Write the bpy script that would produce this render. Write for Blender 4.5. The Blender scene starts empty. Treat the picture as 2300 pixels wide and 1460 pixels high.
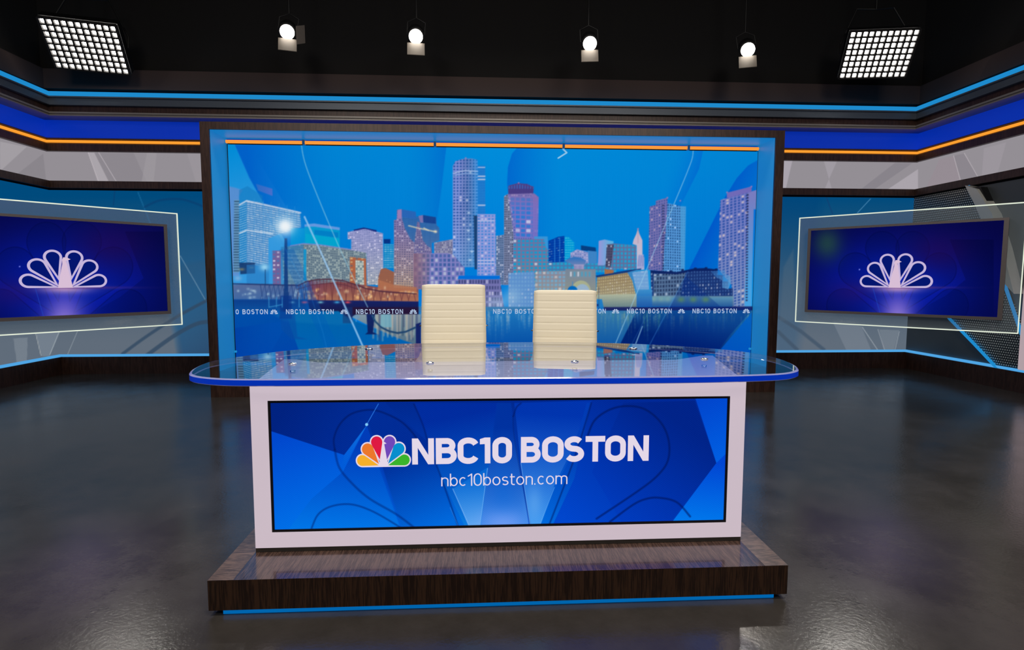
import bpy, math, random
import numpy as np
from mathutils import Vector, Matrix
random.seed(7)
R = math.radians
S = bpy.context.scene
COL = S.collection

# ------------------------------------------------------------------ camera, world, lights, exposure
FPX, PITCH, ROLL, YAW, CAMD, CAMH = 1284.85, 0.0834, 0.0014, 0.0543, 2.7442, 1.5
cd = bpy.data.cameras.new('camera'); cam = bpy.data.objects.new('camera', cd); COL.objects.link(cam)
cd.sensor_fit = 'HORIZONTAL'; cd.sensor_width = 36.0; cd.lens = FPX / 2300 * 36.0
cd.clip_start = 0.05; cd.clip_end = 60
CE = Vector((0, -CAMD, CAMH)); cam.location = CE

def ray(px, py):
    """direction in the room of the photograph's pixel (used to measure the room)"""
    u = (px - 1150) / FPX; v = (730 - py) / FPX
    cr, sr = math.cos(ROLL), math.sin(ROLL); u, v = cr * u - sr * v, sr * u + cr * v
    cp, sp = math.cos(PITCH), math.sin(PITCH)
    Y = cp + sp * v; Z = -sp + cp * v
    cy, sy = math.cos(YAW), math.sin(YAW)
    return Vector((cy * u + sy * Y, -sy * u + cy * Y, Z))
def onz(px, py, z): d = ray(px, py); return CE + d * ((z - CE.z) / d.z)
def ony(px, py, y): d = ray(px, py); return CE + d * ((y - CE.y) / d.y)
def onx(px, py, x): d = ray(px, py); return CE + d * ((x - CE.x) / d.x)
def onplane(px, py, P, N): d = ray(px, py); return CE + d * ((P - CE).dot(N) / d.dot(N))
def toph(x, y, z):
    """photograph pixel of room points (arrays)"""
    x = np.asarray(x) - CE.x; y = np.asarray(y) - CE.y; z = np.asarray(z) - CE.z
    cy, sy = math.cos(YAW), math.sin(YAW); X = cy * x - sy * y; Yw = sy * x + cy * y
    cp, sp = math.cos(PITCH), math.sin(PITCH); d = cp * Yw - sp * z; v = (sp * Yw + cp * z) / d; u = X / d
    cr, sr = math.cos(ROLL), math.sin(ROLL); u, v = cr * u + sr * v, -sr * u + cr * v
    return 1150 + FPX * u, 730 - FPX * v
_r = ray(1151, 730) - ray(1150, 730); _u = ray(1150, 729) - ray(1150, 730); _f = ray(1150, 730)
m = Matrix((_r.normalized(), _u.normalized(), -_f.normalized())).transposed().to_4x4()
cam.matrix_world = Matrix.Translation(CE) @ m
S.camera = cam

w = bpy.data.worlds.new('world'); S.world = w; w.use_nodes = True
w.node_tree.nodes['Background'].inputs[0].default_value = (.55, .6, .7, 1)
w.node_tree.nodes['Background'].inputs[1].default_value = 0.01
S.view_settings.view_transform = 'Standard'; S.view_settings.look = 'None'
S.view_settings.exposure = 0.0; S.view_settings.gamma = 1.0; S.view_settings.use_curve_mapping = False
S.cycles.max_bounces = 8; S.cycles.transparent_max_bounces = 24; S.cycles.sample_clamp_indirect = 4.0
S.cycles.use_denoising = True

def area(name, loc, target, sx, sy, energy, col):
    l = bpy.data.lights.new(name, 'AREA'); l.shape = 'RECTANGLE'; l.size = sx; l.size_y = sy; l.energy = energy; l.color = col
    o = bpy.data.objects.new(name, l); COL.objects.link(o); o.location = loc
    o.rotation_euler = (Vector(target) - Vector(loc)).to_track_quat('-Z', 'Y').to_euler(); return o
def spot(name, loc, target, energy, ang, col, rad=.08, blend=.5):
    l = bpy.data.lights.new(name, 'SPOT'); l.energy = energy; l.spot_size = R(ang); l.spot_blend = blend; l.shadow_soft_size = rad; l.color = col
    o = bpy.data.objects.new(name, l); COL.objects.link(o); o.location = loc
    o.rotation_euler = (Vector(target) - Vector(loc)).to_track_quat('-Z', 'Y').to_euler(); return o
WARM = (1, .93, .84)
spot('key_light_chairs', (-1.6, -4.2, 4.9), (-.2, 2.2, 1.1), 400, 26, WARM, .25)
spot('key_light_chairs', (2.0, -4.2, 4.9), (.4, 2.2, 1.1), 400, 26, WARM, .25)
area('front_wash', (-3.0, -4.6, 5.3), (-1.5, 4.5, 1.8), 1.4, 1.0, 75, WARM)
area('front_wash', (3.2, -4.6, 5.3), (1.8, 4.5, 1.8), 1.4, 1.0, 75, WARM)
area('overhead_light', (-3.2, -.6, 5.6), (-3.4, .9, 0), 1.2, 1.2, 72, WARM)
area('overhead_light', (3.6, -.6, 5.6), (3.6, .9, 0), 1.2, 1.2, 72, WARM)
area('overhead_light', (0.1, -1.2, 5.6), (0.1, .2, 0), 1.2, .8, 60, WARM)
area('overhead_light', (0.1, 3.4, 5.6), (0.1, 2.4, 0), 2.4, .8, 70, WARM)

# ------------------------------------------------------------------ helpers
def lin(c):
    c = np.asarray(c, dtype=np.float32) / 255.0
    return np.where(c <= .04045, c / 12.92, ((c + .055) / 1.055) ** 2.4)
def L4(c): v = lin(c); return (float(v[0]), float(v[1]), float(v[2]), 1)

def mat(name, color=(128, 128, 128), rough=.5, metal=0, emis=None, es=1.0, spec=.5, coat=0):
    m = bpy.data.materials.new(name); m.use_nodes = True
    b = m.node_tree.nodes['Principled BSDF']
    b.inputs['Base Color'].default_value = L4(color); b.inputs['Roughness'].default_value = rough
    b.inputs['Metallic'].default_value = metal; b.inputs['Specular IOR Level'].default_value = spec
    b.inputs['Coat Weight'].default_value = coat
    if emis is not None:
        b.inputs['Emission Color'].default_value = L4(emis); b.inputs['Emission Strength'].default_value = es
    return m
def emat(name, color, s=1.0):
    m = bpy.data.materials.new(name); m.use_nodes = True; nt = m.node_tree; nt.nodes.clear()
    e = nt.nodes.new('ShaderNodeEmission'); e.inputs[0].default_value = L4(color); e.inputs[1].default_value = s
    o = nt.nodes.new('ShaderNodeOutputMaterial'); nt.links.new(e.outputs[0], o.inputs[0]); return m
def noise_bump(m, scale=200, strength=.1, dist=.002, detail=3, vec=None):
    nt = m.node_tree; b = nt.nodes['Principled BSDF']
    t = nt.nodes.new('ShaderNodeTexNoise'); t.inputs['Scale'].default_value = scale; t.inputs['Detail'].default_value = detail
    g = nt.nodes.new('ShaderNodeNewGeometry'); nt.links.new(g.outputs['Position'], t.inputs['Vector'])
    bu = nt.nodes.new('ShaderNodeBump'); bu.inputs['Strength'].default_value = strength; bu.inputs['Distance'].default_value = dist
    nt.links.new(t.outputs['Fac'], bu.inputs['Height']); nt.links.new(bu.outputs[0], b.inputs['Normal']); return m
def wood(name, dark, light, rough, scale=(26, 26, 1.3), strength=1.0, coat=0.0, axis=2):
    """grain runs along the given axis, the other two are stretched"""
    m = mat(name, dark, rough, coat=coat); nt = m.node_tree; b = nt.nodes['Principled BSDF']
    g = nt.nodes.new('ShaderNodeNewGeometry'); mp = nt.nodes.new('ShaderNodeMapping'); mp.inputs['Scale'].default_value = scale
    nt.links.new(g.outputs['Position'], mp.inputs['Vector'])
    t = nt.nodes.new('ShaderNodeTexNoise'); t.inputs['Scale'].default_value = 1.0; t.inputs['Detail'].default_value = 9
    t.inputs['Roughness'].default_value = .62; t.inputs['Distortion'].default_value = .6; nt.links.new(mp.outputs[0], t.inputs['Vector'])
    mp2 = nt.nodes.new('ShaderNodeMapping'); mp2.inputs['Scale'].default_value = tuple(s * 4.2 for s in scale)
    nt.links.new(g.outputs['Position'], mp2.inputs['Vector'])
    t2 = nt.nodes.new('ShaderNodeTexNoise'); t2.inputs['Scale'].default_value = 1.0; t2.inputs['Detail'].default_value = 4; nt.links.new(mp2.outputs[0], t2.inputs['Vector'])
    mx = nt.nodes.new('ShaderNodeMath'); mx.operation = 'ADD'; nt.links.new(t.outputs['Fac'], mx.inputs[0]); nt.links.new(t2.outputs['Fac'], mx.inputs[1])
    r = nt.nodes.new('ShaderNodeValToRGB'); r.color_ramp.elements[0].position = .82; r.color_ramp.elements[0].color = L4(dark)
    r.color_ramp.elements[1].position = 1.22 if False else 1.0; r.color_ramp.elements[1].color = L4(light)
    hm = nt.nodes.new('ShaderNodeMath'); hm.operation = 'MULTIPLY_ADD'; hm.inputs[1].default_value = 1.0; hm.inputs[2].default_value = -.1
    nt.links.new(mx.outputs[0], hm.inputs[0]); nt.links.new(hm.outputs[0], r.inputs[0]); nt.links.new(r.outputs[0], b.inputs['Base Color'])
    return m

def mesh(name, verts, faces, material, parent=None, smooth=False, mats=None, fm=None):
    me = bpy.data.meshes.new(name); me.from_pydata([tuple(v) for v in verts], [], faces); me.update()
    for mm in (mats or [material]): me.materials.append(mm)
    if fm is not None: me.polygons.foreach_set('material_index', fm)
    if smooth: me.polygons.foreach_set('use_smooth', [True] * len(me.polygons))
    o = bpy.data.objects.new(name, me); COL.objects.link(o)
    if parent: o.parent = parent; o.matrix_parent_inverse = parent_inv(parent)
    return o
def world_of(o):
    M = o.matrix_basis.copy()
    return world_of(o.parent) @ o.matrix_parent_inverse @ M if o.parent else M
def parent_inv(p): return world_of(p).inverted()
def bevel(o, wd=.004, seg=2):
    b = o.modifiers.new('bevel', 'BEVEL'); b.width = wd; b.segments = seg; b.limit_method = 'ANGLE'; b.angle_limit = R(40); return o
class MB:
    def __init__(s): s.v = []; s.f = []
    def add(s, v, f):
        n = len(s.v); s.v += [tuple(x) for x in v]; s.f += [tuple(i + n for i in q) for q in f]; return s
    def box(s, a, b):
        (x0, y0, z0), (x1, y1, z1) = a, b
        v = [(x0, y0, z0), (x1, y0, z0), (x1, y1, z0), (x0, y1, z0), (x0, y0, z1), (x1, y0, z1), (x1, y1, z1), (x0, y1, z1)]
        return s.add(v, [(0, 3, 2, 1), (4, 5, 6, 7), (0, 1, 5, 4), (1, 2, 6, 5), (2, 3, 7, 6), (3, 0, 4, 7)])
    def obox(s, c, ax, ay, az):
        """box from a centre and three half axis vectors"""
        c = Vector(c); v = []
        for k in (-1, 1):
            for i, j in ((-1, -1), (1, -1), (1, 1), (-1, 1)): v.append(c + ax * i + ay * j + az * k)
        return s.add(v, [(0, 3, 2, 1), (4, 5, 6, 7), (0, 1, 5, 4), (1, 2, 6, 5), (2, 3, 7, 6), (3, 0, 4, 7)])
    def tube(s, pts, r, n=12, cap=True):
        pts = [Vector(p) for p in pts]; rings = []
        rs = r if isinstance(r, (list, tuple)) else [r] * len(pts)
        ref = None
        for i, p in enumerate(pts):
            t = (pts[min(i + 1, len(pts) - 1)] - pts[max(i - 1, 0)]).normalized()
            if ref is None: ref = t.orthogonal().normalized()
            ref = (ref - t * ref.dot(t)).normalized(); b = t.cross(ref)
            rings.append([p + (ref * math.cos(2 * math.pi * k / n) + b * math.sin(2 * math.pi * k / n)) * rs[i] for k in range(n)])
        v = [q for rg in rings for q in rg]; f = []
        for i in range(len(pts) - 1):
            for k in range(n): f.append((i * n + k, i * n + (k + 1) % n, (i + 1) * n + (k + 1) % n, (i + 1) * n + k))
        if cap: f.append(tuple(range(n))[::-1]); f.append(tuple((len(pts) - 1) * n + k for k in range(n)))
        return s.add(v, f)
    def prism(s, poly, z0, z1):
        n = len(poly); v = [(x, y, z0) for x, y in poly] + [(x, y, z1) for x, y in poly]
        f = [tuple(range(n))[::-1], tuple(range(n, 2 * n))] + [(i, (i + 1) % n, n + (i + 1) % n, n + i) for i in range(n)]
        return s.add(v, f)
    def build(s, name, material, parent=None, smooth=False): return mesh(name, s.v, s.f, material, parent, smooth)
def tag(o, label=None, cat=None, group=None, kind=None):
    for k, v in (('label', label), ('category', cat), ('group', group), ('kind', kind)):
        if v: o[k] = v
    return o
def empty(name, loc=(0, 0, 0), rot=(0, 0, 0)):
    o = bpy.data.objects.new(name, None); COL.objects.link(o); o.location = loc; o.rotation_euler = rot; o.empty_display_size = .1; return o
def copy_tree(o, parent=None):
    c = o.copy(); COL.objects.link(c)
    if parent: c.parent = parent
    for ch in list(o.children): copy_tree(ch, c)
    return c
def struct(o): o['kind'] = 'structure'; return o

# ------------------------------------------------------------------ painter for lit screens and printed light boxes
class Paint:
    """colours of a panel's grid points; the shapes are given where they lie on the panel as measured in the photograph"""
    def __init__(s, X, Y, px=1.0): s.X = X; s.Y = Y; s.C = np.zeros(X.shape + (3,), np.float32); s.px = px
    def box(s, x0, y0, x1, y1):
        m = (s.X >= x0) & (s.X <= x1) & (s.Y >= y0) & (s.Y <= y1); r = np.where(m.any(1))[0]; c = np.where(m.any(0))[0]
        if len(r) == 0 or len(c) == 0: return None
        return slice(r[0], r[-1] + 1), slice(c[0], c[-1] + 1)
    def blend(s, sl, cov, col):
        col = np.asarray(col, np.float32)
        s.C[sl] = s.C[sl] * (1 - cov[..., None]) + col * cov[..., None]
    def cover(s, pts, soft=None):
        soft = soft or s.px
        xs = [p[0] for p in pts]; ys = [p[1] for p in pts]; sl = s.box(min(xs) - soft, min(ys) - soft, max(xs) + soft, max(ys) + soft)
        if sl is None: return None, None
        X = s.X[sl]; Y = s.Y[sl]; ins = np.zeros(X.shape, bool); d = np.full(X.shape, 1e9, np.float32); n = len(pts)
        for i in range(n):
            (x0, y0), (x1, y1) = pts[i], pts[(i + 1) % n]
            if y0 != y1:
                c = ((y0 > Y) != (y1 > Y)) & (X < (x1 - x0) * (Y - y0) / (y1 - y0) + x0); ins ^= c
            dx, dy = x1 - x0, y1 - y0; l2 = dx * dx + dy * dy + 1e-9
            t = np.clip(((X - x0) * dx + (Y - y0) * dy) / l2, 0, 1)
            d = np.minimum(d, np.hypot(X - x0 - t * dx, Y - y0 - t * dy))
        return sl, np.clip(.5 + np.where(ins, d, -d) / soft, 0, 1)
    def poly(s, pts, col, a=1.0, soft=None):
        sl, cov = s.cover(pts, soft)
        if sl is not None: s.blend(sl, cov * a, col)
    def gpoly(s, pts, c0, c1, p0, p1, a0=1.0, a1=1.0, soft=None):
        """polygon filled with a gradient running from point p0 to point p1"""
        sl, cov = s.cover(pts, soft)
        if sl is None: return
        dx, dy = p1[0] - p0[0], p1[1] - p0[1]
        t = np.clip(((s.X[sl] - p0[0]) * dx + (s.Y[sl] - p0[1]) * dy) / (dx * dx + dy * dy), 0, 1)[..., None]
        c = np.asarray(c0, np.float32) * (1 - t) + np.asarray(c1, np.float32) * t; al = (a0 * (1 - t) + a1 * t) * cov[..., None]
        s.C[sl] = s.C[sl] * (1 - al) + c * al
    def line(s, pts, wd, col, a=1.0, soft=None):
        soft = soft or s.px; m = wd / 2 + soft
        sl = s.box(min(p[0] for p in pts) - m, min(p[1] for p in pts) - m, max(p[0] for p in pts) + m, max(p[1] for p in pts) + m)
        if sl is None: return
        X = s.X[sl]; Y = s.Y[sl]; d = np.full(X.shape, 1e9, np.float32)
        for (x0, y0), (x1, y1) in zip(pts[:-1], pts[1:]):
            dx, dy = x1 - x0, y1 - y0; t = np.clip(((X - x0) * dx + (Y - y0) * dy) / (dx * dx + dy * dy + 1e-9), 0, 1)
            d = np.minimum(d, np.hypot(X - x0 - t * dx, Y - y0 - t * dy))
        s.blend(sl, np.clip(.5 + (wd / 2 - d) / soft, 0, 1) * a, col)
    def curve(s, pts, wd, col, a=1.0, soft=None):
        P = [pts[0]] + list(pts) + [pts[-1]]; o = []
        for i in range(1, len(P) - 2):
            for k in range(6):
                t = k / 6; q = [0, 0]
                for c in (0, 1):
                    p0, p1, p2, p3 = P[i - 1][c], P[i][c], P[i + 1][c], P[i + 2][c]
                    q[c] = .5 * (2 * p1 + (p2 - p0) * t + (2 * p0 - 5 * p1 + 4 * p2 - p3) * t * t + (3 * p1 - p0 - 3 * p2 + p3) * t ** 3)
                o.append(tuple(q))
        s.line(o + [pts[-1]], wd, col, a, soft)
    def blur(s, n=1):
        for _ in range(n):
            C = np.pad(s.C, ((1, 1), (1, 1), (0, 0)), 'edge')
            C = C[:-2] * .22 + C[1:-1] * .56 + C[2:] * .22; s.C = C[:, :-2] * .22 + C[:, 1:-1] * .56 + C[:, 2:] * .22
    def glow(s, x, y, rx, ry, col, a=1.0):
        sl = s.box(x - 3 * rx, y - 3 * ry, x + 3 * rx, y + 3 * ry)
        if sl is None: return
        g = np.exp(-((s.X[sl] - x) / rx) ** 2 - ((s.Y[sl] - y) / ry) ** 2); s.blend(sl, g * a, col)
    def disc(s, x, y, rx, ry, col, a=1.0):
        s.poly([(x + rx * math.cos(t * math.pi / 12), y + ry * math.sin(t * math.pi / 12)) for t in range(24)], col, a)
    def building(s, pts, base, win, dx=4.2, dy=4.6, wx=2.4, wy=2.6, slope=0, lit=.12, litc=(225, 225, 235), wa=.8, foot=None, seed=0, jitter=.5):
        sl, cov = s.cover(pts)
        if sl is None: return
        X = s.X[sl]; Y = s.Y[sl]; b = np.asarray(base, np.float32)
        xs = [p[0] for p in pts]; ys = [p[1] for p in pts]; x0, y0, y1 = min(xs), min(ys), max(ys)
        C = np.broadcast_to(b, X.shape + (3,)).copy()
        if foot is not None:
            t = np.clip((Y - y0) / (y1 - y0), 0, 1)[..., None] ** 1.6; C = C * (1 - t) + np.asarray(foot, np.float32) * t
        U = (X - x0 - 1.2); Vv = (Y - y0 - 2.0 - slope * (X - x0)); i = np.floor(U / dx); j = np.floor(Vv / dy); fu = U - i * dx; fv = Vv - j * dy
        h = np.abs(np.sin(i * 12.9898 + j * 78.233 + seed * 37.7) * 43758.5453) % 1.0; h2 = np.abs(np.sin(i * 39.3 + j * 11.1 + seed) * 9137.7) % 1.0
        m = np.clip(.5 + np.minimum(np.minimum(fu, wx - fu), np.minimum(fv, wy - fv)) / .9, 0, 1) * wa * (1 - jitter * h2 * .6)
        wc = np.where((h < lit)[..., None], np.asarray(litc, np.float32), np.asarray(win, np.float32))
        C = C * (1 - m[..., None]) + wc * m[..., None]
        s.C[sl] = s.C[sl] * (1 - cov[..., None]) + C * cov[..., None]

def grid_panel(name, P0, U, W, nx, nz, painter, parent=None, strength=1.0, tex=None):
    """a flat panel of nx by nz points, P0 lower left corner, U and W its edge vectors, lit with the painter's picture"""
    P0, U, W = Vector(P0), Vector(U), Vector(W)
    a = np.linspace(0, 1, nx); b = np.linspace(0, 1, nz); A, Bb = np.meshgrid(a, b)
    pos = np.stack([P0[k] + U[k] * A + W[k] * Bb for k in range(3)], -1)
    X, Y = toph(pos[..., 0], pos[..., 1], pos[..., 2]); X = X.astype(np.float32); Y = Y.astype(np.float32)
    pt = Paint(X, Y); painter(pt)
    me = bpy.data.meshes.new(name); me.vertices.add(nx * nz); me.vertices.foreach_set('co', pos.astype(np.float32).ravel())
    nf = (nx - 1) * (nz - 1); ii, jj = np.meshgrid(np.arange(nx - 1), np.arange(nz - 1)); q = (jj * nx + ii).ravel()
    idx = np.stack([q, q + 1, q + nx + 1, q + nx], -1).astype(np.int32).ravel()
    me.loops.add(nf * 4); me.loops.foreach_set('vertex_index', idx); me.polygons.add(nf)
    me.polygons.foreach_set('loop_start', np.arange(nf, dtype=np.int32) * 4); me.update(calc_edges=True)
    at = me.color_attributes.new('picture', 'FLOAT_COLOR', 'POINT'); c = np.ones((nx * nz, 4), np.float32); c[:, :3] = lin(np.clip(pt.C, 0, 255).reshape(-1, 3)); at.data.foreach_set('color', c.ravel())
    m = bpy.data.materials.get('lit_picture_%.2f' % strength)
    if m is None:
        m = bpy.data.materials.new('lit_picture_%.2f' % strength); m.use_nodes = True; nt = m.node_tree; nt.nodes.clear()
        an = nt.nodes.new('ShaderNodeAttribute'); an.attribute_name = 'picture'; e = nt.nodes.new('ShaderNodeEmission'); e.inputs[1].default_value = strength
        o = nt.nodes.new('ShaderNodeOutputMaterial'); nt.links.new(an.outputs['Color'], e.inputs[0]); nt.links.new(e.outputs[0], o.inputs[0])
    me.materials.append(m)
    o = bpy.data.objects.new(name, me); COL.objects.link(o)
    if parent: o.parent = parent; o.matrix_parent_inverse = parent_inv(parent)
    return o

# ------------------------------------------------------------------ flat lettering and the feather emblem
def arc(cx, cy, rx, ry, a0, a1, n=10): return [(cx + rx * math.cos(R(a0 + (a1 - a0) * i / n)), cy + ry * math.sin(R(a0 + (a1 - a0) * i / n))) for i in range(n + 1)]
def glyph(ch, t):
    """centre lines (closed?, points) in a cap height of 1, and the width; t is the stroke"""
    h = t / 2
    if ch == 'N': w = .86; return [(0, [(h, 0), (h, 1)]), (0, [(w - h, 0), (w - h, 1)]), ('d', [(0, 1), (t * 1.05, 1), (w, 0), (w - t * 1.05, 0)])], w
    if ch == 'B':
        w = .79; mid = .53; out = [(0, [(h, 0), (h, 1)])]
        for y0, y1, xr in ((mid, 1 - h, w - .05), (h, mid, w)):
            ry = (y1 - y0) / 2; rx = min(.26, ry * 1.15); cx = xr - h - rx
            out.append((0, [(h, y1)] + [(cx, y1)] + arc(cx, (y0 + y1) / 2, rx, ry, 80, -80, 12) + [(cx, y0), (h, y0)]))
        return out, w
    if ch == 'C': w = .82; return [(0, arc(w * .5, .70, w * .5 - h, .31 - h, 14, 180, 12) + arc(w * .5, .30, w * .5 - h, .31 - h, 180, 346, 12))], w
    if ch == '1': w = .42; return [(0, [(w - h, 0), (w - h, 1)]), ('d', [(w - t, 1), (w, 1), (w - t * .5, .98 - t), (0, .74), (0, .74 + t * .9)])], w
    if ch == '0': w = .74; return [(1, arc(w * .5, .68, w * .5 - h, .33 - h, 0, 180, 12) + arc(w * .5, .32, w * .5 - h, .33 - h, 180, 360, 12))], w
    if ch == 'O': w = .83; return [(1, arc(w * .5, .66, w * .5 - h, .35 - h, 0, 180, 12) + arc(w * .5, .34, w * .5 - h, .35 - h, 180, 360, 12))], w
    if ch == 'S':
        w = .78; m = .515; ru = (1 - h - m) / 2; rl = (m - h) / 2
        return [(0, arc(w * .5, m + ru, w * .485 - h, ru, 32, 255, 18) + arc(w * .5, m - rl, w * .5 - h, rl, 75, -148, 18))], w
    if ch == 'T': w = .78; return [(0, [(w / 2, 0), (w / 2, 1)]), (0, [(0, 1 - h), (w, 1 - h)])], w
    x = .72
    if ch == 'n': w = .5; return [(0, [(h, 0), (h, x)]), (0, [(h, .44)] + arc(w / 2, x - .23, w / 2 - h, .23 - h, 180, 0, 10) + [(w - h, 0)])], w
    if ch == 'b': w = .54; return [(0, [(h, 0), (h, 1.02)]), (1, arc(w / 2, x / 2, w / 2 - h, x / 2 - h, 0, 360, 20)[:-1])], w
    if ch == 'c': w = .5; return [(0, arc(w * .52, x / 2, w * .52 - h, x / 2 - h, 48, 312, 16))], w
    if ch == 'i': w = .3; return [(0, [(w - h, 0), (w - h, 1)]), (0, [(w - h, 1 - h), (0, .78)])], w
    if ch == 'z': w = .56; return [(1, arc(w * .5, .66, w * .5 - h, .35 - h, 0, 180, 10) + arc(w * .5, .34, w * .5 - h, .35 - h, 180, 360, 10))], w
    if ch == 'o': w = .56; return [(1, arc(w / 2, x / 2, w / 2 - h, x / 2 - h, 0, 360, 20)[:-1])], w
    if ch == 's':
        w = .46; m = x * .51; ru = (x - h - m) / 2; rl = (m - h) / 2
        return [(0, arc(w * .5, m + ru, w * .48 - h, ru, 32, 255, 12) + arc(w * .5, m - rl, w * .5 - h, rl, 75, -148, 12))], w
    if ch == 't': w = .34; return [(0, [(.12, .93), (.12, .16)] + arc(.25, .17, .13, .17 - h, 180, 270, 5) + [(w, h)]), (0, [(0, x - h), (w, x - h)])], w
    if ch == 'm': w = .84; q = (w - t) / 2; return [(0, [(h, 0), (h, x)])] + [(0, [(h + k * q, .44)] + arc(h + q / 2 + k * q, x - .21, q / 2, .21 - h, 180, 0, 8) + [(h + q + k * q, 0)]) for k in (0, 1)], w
    if ch == '.': w = .13; return [(0, [(h, 0), (h, t * 1.15)])], w
    return [], .36
def strip(pts, closed, t):
    n = len(pts); L, Rr = [], []
    for i in range(n):
        p = Vector(pts[i]); a = Vector(pts[(i - 1) % n] if closed or i > 0 else pts[i]); b = Vector(pts[(i + 1) % n] if closed or i < n - 1 else pts[i])
        d1 = (p - a); d2 = (b - p)
        if d1.length < 1e-6: d1 = d2
        if d2.length < 1e-6: d2 = d1
        n1 = Vector((-d1.y, d1.x)).normalized(); n2 = Vector((-d2.y, d2.x)).normalized(); nn = (n1 + n2)
        nn = nn.normalized() if nn.length > 1e-6 else n1
        k = 1 / max(.55, nn.dot(n1)); L.append(p + nn * t / 2 * k); Rr.append(p - nn * t / 2 * k)
    f = [(i, n + i, n + (i + 1) % n, (i + 1) % n) for i in range(n if closed else n - 1)]
    return L + Rr, f
def text_polys(s, t, gap, widths=None):
    x = 0; V = []; F = []
    for ch in s:
        st, w = glyph(ch, t)
        for kind, pts in st:
            if kind == 'd': v, f = [Vector(p) for p in pts], [tuple(range(len(pts)))]
            else: v, f = strip(pts, kind == 1, t)
            n = len(V); V += [Vector((q[0] + x, q[1])) for q in v]; F += [tuple(i + n for i in g) for g in f]
        x += w + gap
    return V, F, x - gap
def place(V, fn): return [fn(v[0], v[1]) for v in V]

FE = [((-.385, .098), .098, (-.085, .006), (-.04, .0)), ((-.285, .300), .105, (-.082, .03), (-.05, .0)), ((-.118, .425), .103, (-.066, .11), (-.05, .0))]
def teardrop(c, r, tip, n=26):
    c = Vector(c); tip = Vector(tip); d = (c - tip); D = d.length; a = math.asin(min(.99, r / D)); ang = math.atan2(d.y, d.x)
    return [tip] + [c + Vector((math.cos(u), math.sin(u))) * r for u in np.linspace(ang - math.pi / 2 - a, ang + math.pi / 2 + a, n)]
def feathers(grow=0.0, tipshift=0.0):
    out = []
    for sgn in (1, -1):
        for c, r, tip, _ in FE:
            cc = Vector((c[0] * sgn, c[1])); tt = Vector((tip[0] * sgn, tip[1])); d = (cc - tt).normalized()
            out.append(teardrop(cc, r + grow, tt - d * tipshift))
    return out
BODY = [(-.082, -.002), (.082, -.002), (.068, .10), (.03, .33), (.018, .375), (.06, .40), (.045, .415), (.015, .42), (-.005, .40), (-.02, .33), (-.066, .10)]
def flat_polys(polys, fn, name, material, parent):
    V = []; F = []
    for p in polys:
        n = len(V); V += [fn(q[0], q[1]) for q in p]; F.append(tuple(range(n, n + len(p))))
    return mesh(name, V, F, material, parent)

# ------------------------------------------------------------------ materials
M = {}
M['black'] = mat('black_paint', (18, 16, 16), .9)
M['trimwood'] = wood('dark_walnut_laminate', (54, 34, 28), (74, 50, 42), .42, (30, 30, 2.0))
M['upper'] = mat('dark_brown_paint', (66, 50, 45), .8)
M['slate'] = mat('slate_trim', (88, 98, 112), .4, .1)
M['greytrim'] = mat('grey_trim', (150, 144, 140), .4, .1)
M['chrome'] = mat('chrome', (225, 225, 228), .12, 1)
M['alu'] = mat('brushed_aluminium', (170, 170, 172), .3, 1)
M['bezel'] = mat('television_bezel', (112, 104, 104), .35, .4)
M['darkbox'] = mat('black_metal', (24, 24, 26), .5, .3)
M['cyanled'] = emat('cyan_led', (30, 138, 204), 1.0)
M['baseled'] = emat('sky_blue_led', (80, 165, 228), 1.0)
M['orange'] = emat('orange_led', (255, 160, 50), 1.0)
M['blueband'] = emat('royal_blue_lightbox', (4, 44, 160), 1.0)
M['white_em'] = emat('screen_white', (228, 216, 232), 1.0)
M['edge_em'] = emat('edge_lit_glass', (232, 240, 220), 1.0)
M['floor'] = mat('polished_dark_concrete', (40, 38, 37), .3, spec=.5)
if True:
    nt = M['floor'].node_tree; b = nt.nodes['Principled BSDF']
    g = nt.nodes.new('ShaderNodeNewGeometry')
    t = nt.nodes.new('ShaderNodeTexNoise'); t.inputs['Scale'].default_value = 2.2; t.inputs['Detail'].default_value = 12; t.inputs['Roughness'].default_value = .7
    nt.links.new(g.outputs['Position'], t.inputs['Vector'])
    r = nt.nodes.new('ShaderNodeValToRGB'); r.color_ramp.elements[0].position = .35; r.color_ramp.elements[0].color = L4((60, 56, 52)); r.color_ramp.elements[1].position = .7; r.color_ramp.elements[1].color = L4((76, 71, 67))
    nt.links.new(t.outputs['Fac'], r.inputs[0]); nt.links.new(r.outputs[0], b.inputs['Base Color'])
    r2 = nt.nodes.new('ShaderNodeMapRange'); r2.inputs[1].default_value = .3; r2.inputs[2].default_value = .7; r2.inputs[3].default_value = .13; r2.inputs[4].default_value = .25
    nt.links.new(t.outputs['Fac'], r2.inputs[0]); nt.links.new(r2.outputs[0], b.inputs['Roughness'])
    t2 = nt.nodes.new('ShaderNodeTexNoise'); t2.inputs['Scale'].default_value = 55; t2.inputs['Detail'].default_value = 5; nt.links.new(g.outputs['Position'], t2.inputs['Vector'])
    bu = nt.nodes.new('ShaderNodeBump'); bu.inputs['Strength'].default_value = .22; bu.inputs['Distance'].default_value = .003
    nt.links.new(t2.outputs['Fac'], bu.inputs['Height']); nt.links.new(bu.outputs[0], b.inputs['Normal'])

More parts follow.
